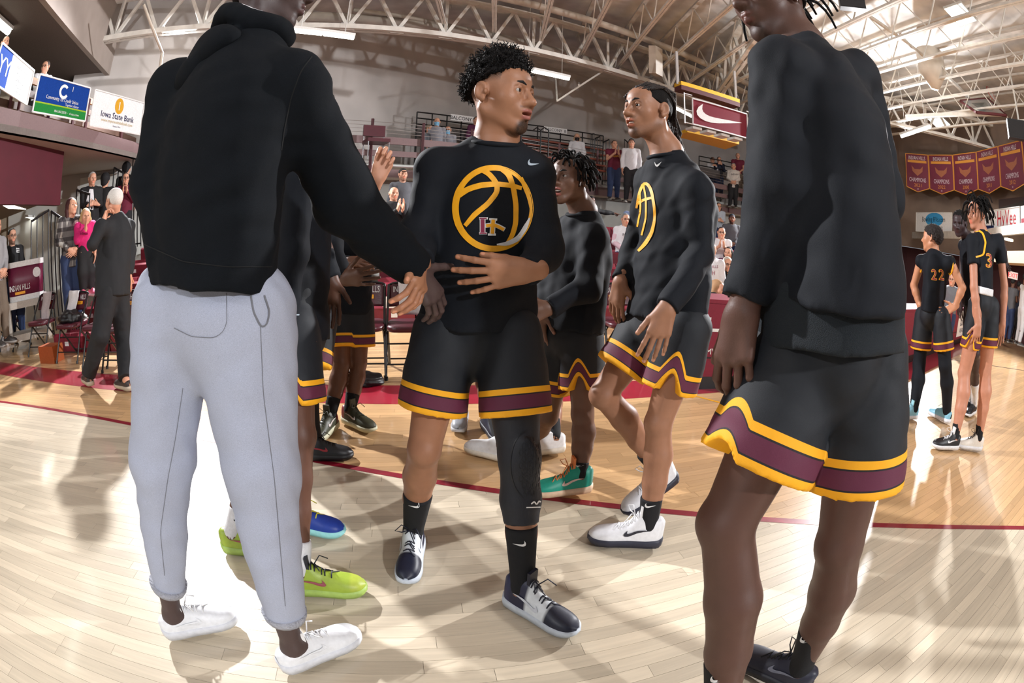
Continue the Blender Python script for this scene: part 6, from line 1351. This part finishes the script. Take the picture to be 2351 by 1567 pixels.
bv = bvh_of(P3['shirt'][1], P3['shirt'][2]); b = MB(); print_stroke(b, bv, [(2242, 527), (2256, 534), (2263, 556), (2258, 585), (2240, 590)], 4, .003, 3); b.build('gold_trim', m_yprint, P3['shirt'][0])
j = dict(f=unit([-.6, -.5, 0]), head=J(2203, 512, 5.3), hf=unit([-.9, -.3, -.25]), neck=J(2222, 545, 5.35), chest=J(2232, 590, 5.35), pelvis=J(2240, 690, 5.3), shL=J(2240, 560, 5.2), elL=J(2295, 545, 5.0), wrL=J(2306, 575, 4.75), shR=J(2212, 565, 5.5), elR=J(2208, 630, 5.5), wrR=J(2206, 690, 5.4), hipL=J(2248, 720, 5.25), hipR=J(2228, 720, 5.4), knL=J(2240, 810, 5.25), knR=J(2230, 812, 5.35), anL=G(2236, 930, .11), anR=G(2228, 925, .11), toeL=unit([-.9, -.2, 0]), toeR=unit([-.9, -.2, 0])); j['hdL'] = dict(d=unit([0, -.3, -1]), n=unit([0, -1, 0]), th=unit([-1, 0, 0])); j['hdR'] = dict(d=-UP, n=unit([.7, 0, 0]), th=unit([-.6, -.6, 0]))
PI_ = person('dark skinned player leaning in behind number 3, white socks', j, dict(skin=(58, 42, 44), top=(m_cloth, 0, .05, .95), topname='jersey', bottom=(m_short, 'shorts', .62), shoe=shoe_style((26, 26, 30), (222, 222, 224), (30, 30, 32), None), high=.02, sock=(m_sockw, .45), seed=77, w=.92), q=2); hair_cap(PI_, m_hair, grow=.010, noise=.004, low=-.03)
# ================================================================== SPECTATORS
def px_text(bv, txt, x, y, size, m, parent, sq=.8, name='lettering', off=.004):
    """lettering that lies on the cloth; (x, y) is its middle in the photograph"""
    me = text_mesh(txt, size, (0, 0, 0), (1, 0, 0), (0, 1, 0), squeeze=sq); b = MB(); pts = [drop(bv, x + v.co[0], y - v.co[1], off) for v in me.vertices]
    for p in me.polygons:
        q = [pts[i] for i in p.vertices]
        if all(k is not None for k in q): b.poly(q)
    bpy.data.meshes.remove(me)
    if b.f: b.build(name, m, parent)
def drape(pp, m, length, back=.035, w_=.075, name='hair'):
    F_ = Field(.009); w = pp['w']; R = pp['R']; S = pp['S']; F_.ell(w(0, -.018, .038), np.array([.086, .104, .094]) * S, R, .02)
    for s in (-1, 1): F_.chain([w(.062 * s, -.02, .03), w(.078 * s, -.03, -.06), w(.08 * s, -.03, -length)], [.03, .033, .022], .03)
    F_.chain([w(0, -.07, .0), w(0, -.085, -.08), w(0, -.09, -length)], [.07, .062, .045], .03); F_.ell(w(0, .085, -.025), np.array([.066, .055, .088]) * S, R, .015, -1)
    V, Q = F_.build(); return link(name, np_mesh('hair', V, Q), m, pp['t'])
def cap(pp, m, brim=True):
    V, Q = scalp(pp['w'], pp['R'], pp['S'], .007, grow=.012, low=.0, front=.055); o = link('cap', np_mesh('cap', V, Q), m, pp['t'])
    if brim:
        w = pp['w']; rim = [w(.075 * math.cos(a), .075 + .07 * math.sin(a), .055 - .012 * math.sin(a)) for a in np.linspace(0, math.pi, 10)]; MB().prism(rim, pp['R'] @ np.array([0, 0, .006])).build('brim', m, o)
def specs(pp, m=None):
    w = pp['w']; b = MB()
    for s_ in (-1, 1): b.tube([w(.032 * s_ + .022 * math.cos(a), .100, .002 + .017 * math.sin(a)) for a in np.linspace(0, 6.28, 10)], .0028, 4); b.tube([w(.054 * s_, .098, .004), w(.086 * s_, -.0, .006)], .0026, 4)
    b.tube([w(-.012, .103, .004), w(.012, .103, .004)], .0026, 4); b.build('glasses', m or m_black, pp['t'])
SK1, SK2, SK3 = (212, 158, 130), (196, 142, 112), (104, 70, 54)
jeans = cm('jeans', (40, 56, 92)); dark = cm('dark', (26, 26, 30)); khaki = cm('khaki', (112, 98, 84)); plainshoe = shoe_style((60, 56, 54), (150, 146, 140), (40, 40, 42))
def spectator(label, top, hpx, height, face, arms, topc, botc=jeans, skin=SK1, sleeve=1.0, hair=('cap', (70, 52, 42)), w=1.0, hf=None, seat=None, drop_=.06, lean=0.0, **k):
    """top = pixel of the crown, hpx = height of the head in pixels, face = turn away from the lens in degrees (+ to the right of the picture)"""
    slant = .245 * F / hpx * (.84 if height < 1.3 else 1); d = ray(*top); p = EYE + d * slant; cd = unit([-d[0], -d[1], 0]); f = rot2(cd, face); hd = f if hf is None else unit(rot2(cd, hf[0]) + UP * hf[1])
    j = body_pose(p, height, f, arms, hd, seat=seat, lean=lean); st = dict(skin=skin, top=(topc, sleeve, drop_, 1.0), bottom=(botc, 'trousers', .98), shoe=plainshoe, high=0, seed=abs(int(top[0])), w=w, haircol=hair[1] if hair else skin, fold=.006, pfold=.005)
    if height < 1.3: st['head'] = .9
    st.update(k); pp = person(label, j, st, q=3); pp['D'] = slant
    if hair:
        m_ = cm('hair_%d_%d_%d' % hair[1], hair[1], .7)
        if hair[0] == 'cap': hair_cap(pp, m_, grow=.007, low=-.05, front=.062, res=.009)
        elif hair[0] == 'long': drape(pp, m_, hair[2] if len(hair) > 2 else .2)
        elif hair[0] == 'hat': hair_cap(pp, m_, grow=.003, low=-.04, front=.03, res=.009); cap(pp, cm('cap_%d_%d_%d' % hair[2], hair[2]))
        elif hair[0] == 'beanie': cap(pp, cm('cap_%d_%d_%d' % hair[1], hair[1]), False)
        elif hair[0] == 'hood': 
            V, Q = scalp(pp['w'], pp['R'], pp['S'], .01, grow=.03, low=-.12, front=.09, extra=[((0, -.05, -.06), (.085, .08, .09))]); link('hood', np_mesh('hood', V, Q), topc, pp['t'])
    pp['bv'] = bvh_of(pp['shirt'][1], pp['shirt'][2]); return pp
maroon_c = cm('maroon', (104, 22, 48)); white_c = cm('whitetee', (222, 222, 226)); black_c = cm('blackshirt', (20, 20, 23)); grey_c = cm('grey', (92, 94, 100)); lgrey = cm('lightgrey', (150, 150, 158)); navy_c = cm('navy', (28, 34, 54)); lblue = cm('paleblue', (150, 172, 214))
# plaid cloth
m_plaid = cm('plaid', (180, 178, 172)); nt = m_plaid.node_tree; bs = nt.nodes['Principled BSDF']; geo = nt.nodes.new('ShaderNodeNewGeometry'); sx = nt.nodes.new('ShaderNodeSeparateXYZ'); nt.links.new(geo.outputs['Position'], sx.inputs[0]); prev = None; cur = bs.inputs['Base Color'].links[0].from_socket
for ax_, fr in (('X', 52), ('Y', 52), ('Z', 46)):
    a = nt.nodes.new('ShaderNodeMath'); a.operation = 'MULTIPLY'; a.inputs[1].default_value = fr; nt.links.new(sx.outputs[ax_], a.inputs[0]); s_ = nt.nodes.new('ShaderNodeMath'); s_.operation = 'SINE'; nt.links.new(a.outputs[0], s_.inputs[0]); g_ = nt.nodes.new('ShaderNodeMath'); g_.operation = 'GREATER_THAN'; g_.inputs[1].default_value = .25; nt.links.new(s_.outputs[0], g_.inputs[0])
    mx = nt.nodes.new('ShaderNodeMix'); mx.data_type = 'RGBA'; mx.blend_type = 'MULTIPLY'; nt.links.new(g_.outputs[0], mx.inputs['Factor']); nt.links.new(cur, mx.inputs['A']); mx.inputs['B'].default_value = (.32, .30, .32, 1); cur = mx.outputs['Result']
nt.links.new(cur, bs.inputs['Base Color'])
# ---- left of the hall
spectator('woman with long dark red hair in a plaid shirt at the stair rail', (165, 454), 36, 1.70, 10, 'front', m_plaid, jeans, hair=('long', (64, 26, 26), .24), hf=(35, .15), drop_=.16, w=.98)
pp = spectator('small blond girl in a bright pink shirt standing on the left bleachers', (197, 483), 31, 1.14, 10, ('down', 'clap'), cm('pink', (206, 26, 110)), black_c, hair=('long', (190, 160, 110), .10), shoe=shoe_style((230, 110, 140), (230, 200, 205), (240, 200, 210)), w=.72); px_text(pp['bv'], 'adidas', 193, 535, 9, m_ink, pp['shirt'][0])
pp = spectator('elderly man in an open black coat and white shirt on the left stand', (213, 394), 28, 1.80, 15, 'fold', black_c, dark, hair=('cap', (190, 186, 182)), w=1.08, hf=(20, -.05)); b = MB(); print_stroke(b, pp['bv'], [(210, 434), (208, 455), (204, 480)], [8, 16, 20], .006); b.build('shirt_front', cm('white', (226, 226, 230)), pp['shirt'][0])
pp = spectator('woman with glasses in a maroon cardigan clapping at left', (289, 397), 26, 1.66, 0, 'clap', maroon_c, dark, hair=('cap', (92, 78, 70)), hf=(10, .05)); specs(pp)
spectator('person in a black hooded coat between the elderly man and the clapping woman', (243, 399), 27, 1.72, 160, 'down', black_c, dark, hair=('hood', (20, 20, 22)))
spectator('person in a black hood standing highest at the left stand', (292, 374), 25, 1.72, 150, 'down', black_c, dark, hair=('hood', (20, 20, 22)))
pp = spectator('bearded man with glasses in a black shirt standing in the passage at left', (28, 523), 31, 1.80, 20, 'front', black_c, jeans, hair=('cap', (34, 28, 26)), beard=('full', .7), w=1.05); specs(pp); b = MB()
for dy in (0, 4, 8): print_stroke(b, pp['bv'], [(37, 570 + dy), (44, 571 + dy)], 2.4, .005, 2)
b.build('sleeve_bars', m_wprint, pp['shirt'][0])
spectator('person in a grey sweatshirt cut by the left edge of the photo', (-8, 498), 34, 1.80, 40, 'front', cm('sweat', (150, 148, 150)), khaki, hair=('cap', (60, 50, 44)))
pp = spectator('man in a white shirt leaning on the left balcony rail', (108, 140), 27, 1.70, 25, 'rail', white_c, dark, hair=('cap', (60, 44, 38)), lean=.0, hf=(-30, -.1)); specs(pp)
spectator('person in black holding a phone to the face at the upper left edge', (16, 84), 28, 1.68, 10, 'phone', black_c, dark, hair=('cap', (36, 28, 26)))
# ---- middle
spectator('bald man in a black hooded sweatshirt clapping behind the bench', (905, 428), 31, 1.82, 25, 'clap', black_c, jeans, hair=None, w=1.12, beard=('full', .25), hf=(15, 0))
spectator('man in a dark cap and grey sweater behind the bald man', (926, 386), 28, 1.82, 15, 'down', grey_c, jeans, hair=('hat', (60, 48, 42), (40, 38, 34)), beard=('full', .5))
spectator('person in a maroon jacket looking at a phone on the balcony', (766, 271), 19, 1.70, 40, 'phone', maroon_c, dark, hair=('cap', (110, 92, 76)), hf=(40, -.3))
spectator('bald spectator in a grey shirt with a blue face mask on the balcony', (1004, 270), 20, 1.78, -5, 'down', lgrey, dark, hair=None, mask=(130, 190, 226), w=1.08)
spectator('spectator with curly blond hair in a dark grey jacket beside the balcony post', (986, 287), 20, 1.62, 40, 'fold', grey_c, dark, hair=('cap', (128, 112, 90)), hf=(60, -.1))
pp = spectator('grey haired spectator with glasses and blue face mask on the balcony', (1029, 290), 20, 1.62, -10, 'down', lgrey, dark, hair=('cap', (120, 92, 76)), mask=(130, 190, 226)); specs(pp)
spectator('person in purple maroon behind the neck of the centre player', (1094, 268), 19, 1.72, 20, 'down', cm('plum', (84, 30, 66)), dark, hair=('cap', (70, 50, 44)))
spectator('blond woman in a white jacket and black face mask under the BALCONY B plate', (1325, 307), 18, 1.66, 5, 'down', white_c, dark, hair=('long', (186, 160, 130), .12), mask=(26, 26, 28), w=1.08)
pp = spectator('man in a maroon team shirt clapping on the balcony', (1411, 322), 19, 1.80, 15, 'clap', maroon_c, jeans, sleeve=.5, hair=('cap', (58, 36, 32)), w=1.1); px_text(pp['bv'], 'INDIAN', 1414, 358, 7, m_yprint, pp['shirt'][0])
spectator('man in a black cap and white jersey over grey on the balcony', (1450, 318), 20, 1.82, 0, 'down', white_c, dark, hair=('hat', (40, 34, 30), (22, 22, 24)), w=1.05)
spectator('woman in a white sweatshirt looking at her phone on the right balcony', (1636, 361), 14, 1.66, 20, 'phone', white_c, navy_c, hair=('cap', (80, 54, 44)), hf=(20, -.2))
spectator('dark clothed woman beside the white sweatshirt on the right balcony', (1651, 360), 14, 1.66, 15, 'chin', navy_c, jeans, hair=('cap', (56, 40, 36)))
pp = spectator('spectator in a beanie and cream team sweatshirt on the right balcony', (1684, 375), 15, 1.64, 0, 'front', cm('cream', (206, 200, 194)), dark, hair=('beanie', (150, 146, 142)), w=1.1, drop_=.14); px_text(pp['bv'], 'INDIAN', 1687, 400, 6, m_ink, pp['shirt'][0])
spectator('older man in a maroon polo shirt with folded hands on the right balcony', (1694, 350), 14, 1.86, 5, 'front', maroon_c, khaki, sleeve=.5, hair=('cap', (190, 180, 172)), beard=None)
spectator('person in a dark jacket at the right end of the balcony, half hidden', (1740, 380), 15, 1.74, -20, 'down', cm('burgundy', (56, 24, 34)), dark, hair=('hat', (40, 30, 28), (34, 26, 28)))
# ---- right of the middle, in the stands
spectator('person in a black beanie and sweatshirt pointing to the right from the stand', (1358, 450), 23, 1.80, 35, ('point', 'down'), black_c, khaki, skin=SK3, hair=('beanie', (18, 18, 20)), hf=(30, 0))
pp = spectator('grey haired man with glasses in a white team shirt over pink sleeves', (1437, 490), 27, 1.76, 12, 'front', white_c, jeans, hair=('cap', (128, 122, 118)), w=1.12, hf=(15, 0)); specs(pp); px_text(pp['bv'], 'INDIAN', 1440, 538, 8, m_ink, pp['shirt'][0]); px_text(pp['bv'], 'H', 1445, 549, 10, m_yprint, pp['shirt'][0])
g = Field(.012); jj = pp['j']
for s_ in 'LR': g.cone(np.array(jj['sh' + s_]) + (np.array(jj['el' + s_]) - jj['sh' + s_]) * .5, np.array(jj['el' + s_]), .067, .062, .02); g.cone(np.array(jj['el' + s_]), np.array(jj['wr' + s_]), .062, .050, .02, capb=True)
V, Q = g.build(); link('pink_sleeves', np_mesh('s', V, Q), cm('pinkstripe', (214, 186, 196)), pp['t'])
spectator('man in a black cap and pale blue shirt behind the white team shirt', (1458, 457), 25, 1.82, -10, 'down', lblue, navy_c, hair=('hat', (60, 50, 46), (26, 26, 30)), w=1.1)
pp = spectator('girl with glasses in a patterned pale jacket high in the stand', (1650, 466), 18, 1.60, 15, 'fold', cm('palepattern', (176, 188, 200)), jeans, hair=('long', (40, 30, 28), .12)); specs(pp)
spectator('man in a dark cap and grey jacket sitting high in the stand', (1681, 491), 21, 1.80, 10, 'front', grey_c, jeans, skin=(150, 104, 82), hair=('hat', (30, 26, 24), (26, 40, 54)), seat=1, beard=('full', .8), w=1.15)
pp = spectator('woman with glasses clapping in a white vest', (1657, 521), 26, 1.68, 5, 'clap', white_c, dark, sleeve=.35, hair=('cap', (50, 34, 34))); specs(pp)
spectator('dark haired woman in maroon above the white haired woman', (1673, 568), 27, 1.58, -15, 'fold', cm('plum', (84, 30, 66)), dark, seat=1, hair=('long', (36, 26, 26), .09))
pp = spectator('white haired woman with glasses in a black jacket over yellow', (1671, 592), 33, 1.46, 20, 'clap', black_c, dark, seat=1, hair=('cap', (214, 208, 196))); specs(pp); b = MB(); print_stroke(b, pp['bv'], [(1673, 626), (1677, 640)], [8, 3], .006, 3); b.build('yellow_collar', m_yprint, pp['shirt'][0])
pp = spectator('person in a white long sleeved team shirt behind the dreadlocked player', (1634, 556), 34, 1.74, 10, 'down', white_c, jeans, seat=1, hair=('cap', (70, 54, 46)), w=1.1); px_text(pp['bv'], 'HILLS', 1640, 612, 9, m_mprint, pp['shirt'][0]); px_text(pp['bv'], 'H', 1638, 626, 14, m_mprint, pp['shirt'][0])
spectator('blond girl in profile clapping low behind the right hand player', (1648, 649), 37, 1.06, 60, 'clap', black_c, dark, seat=1, hair=('long', (160, 122, 86), .12), hf=(70, -.1))
# ---- far right end
spectator('person in a grey polo shirt and jeans standing far off at the right edge', (2327, 638), 17.5, 1.78, 150, 'fold', grey_c, jeans, sleeve=.5, skin=SK3, hair=('cap', (24, 20, 20)))
spectator('person in dark clothes beside the grey polo shirt at the far right', (2341, 646), 16.5, 1.74, 140, 'down', navy_c, dark, skin=SK3, hair=('cap', (20, 18, 18)))
spectator('far away player in a white uniform at the right edge', (2355, 628), 18, 1.92, 120, 'down', white_c, white_c, skin=SK3, sleeve=0, hair=('cap', (20, 18, 18)))
pp = spectator('man in a grey checked shirt standing behind number 22', (2187, 628), 24, 1.76, -15, 'front', cm('check', (104, 106, 110)), jeans, hair=('cap', (110, 100, 94)), w=1.1); specs(pp)
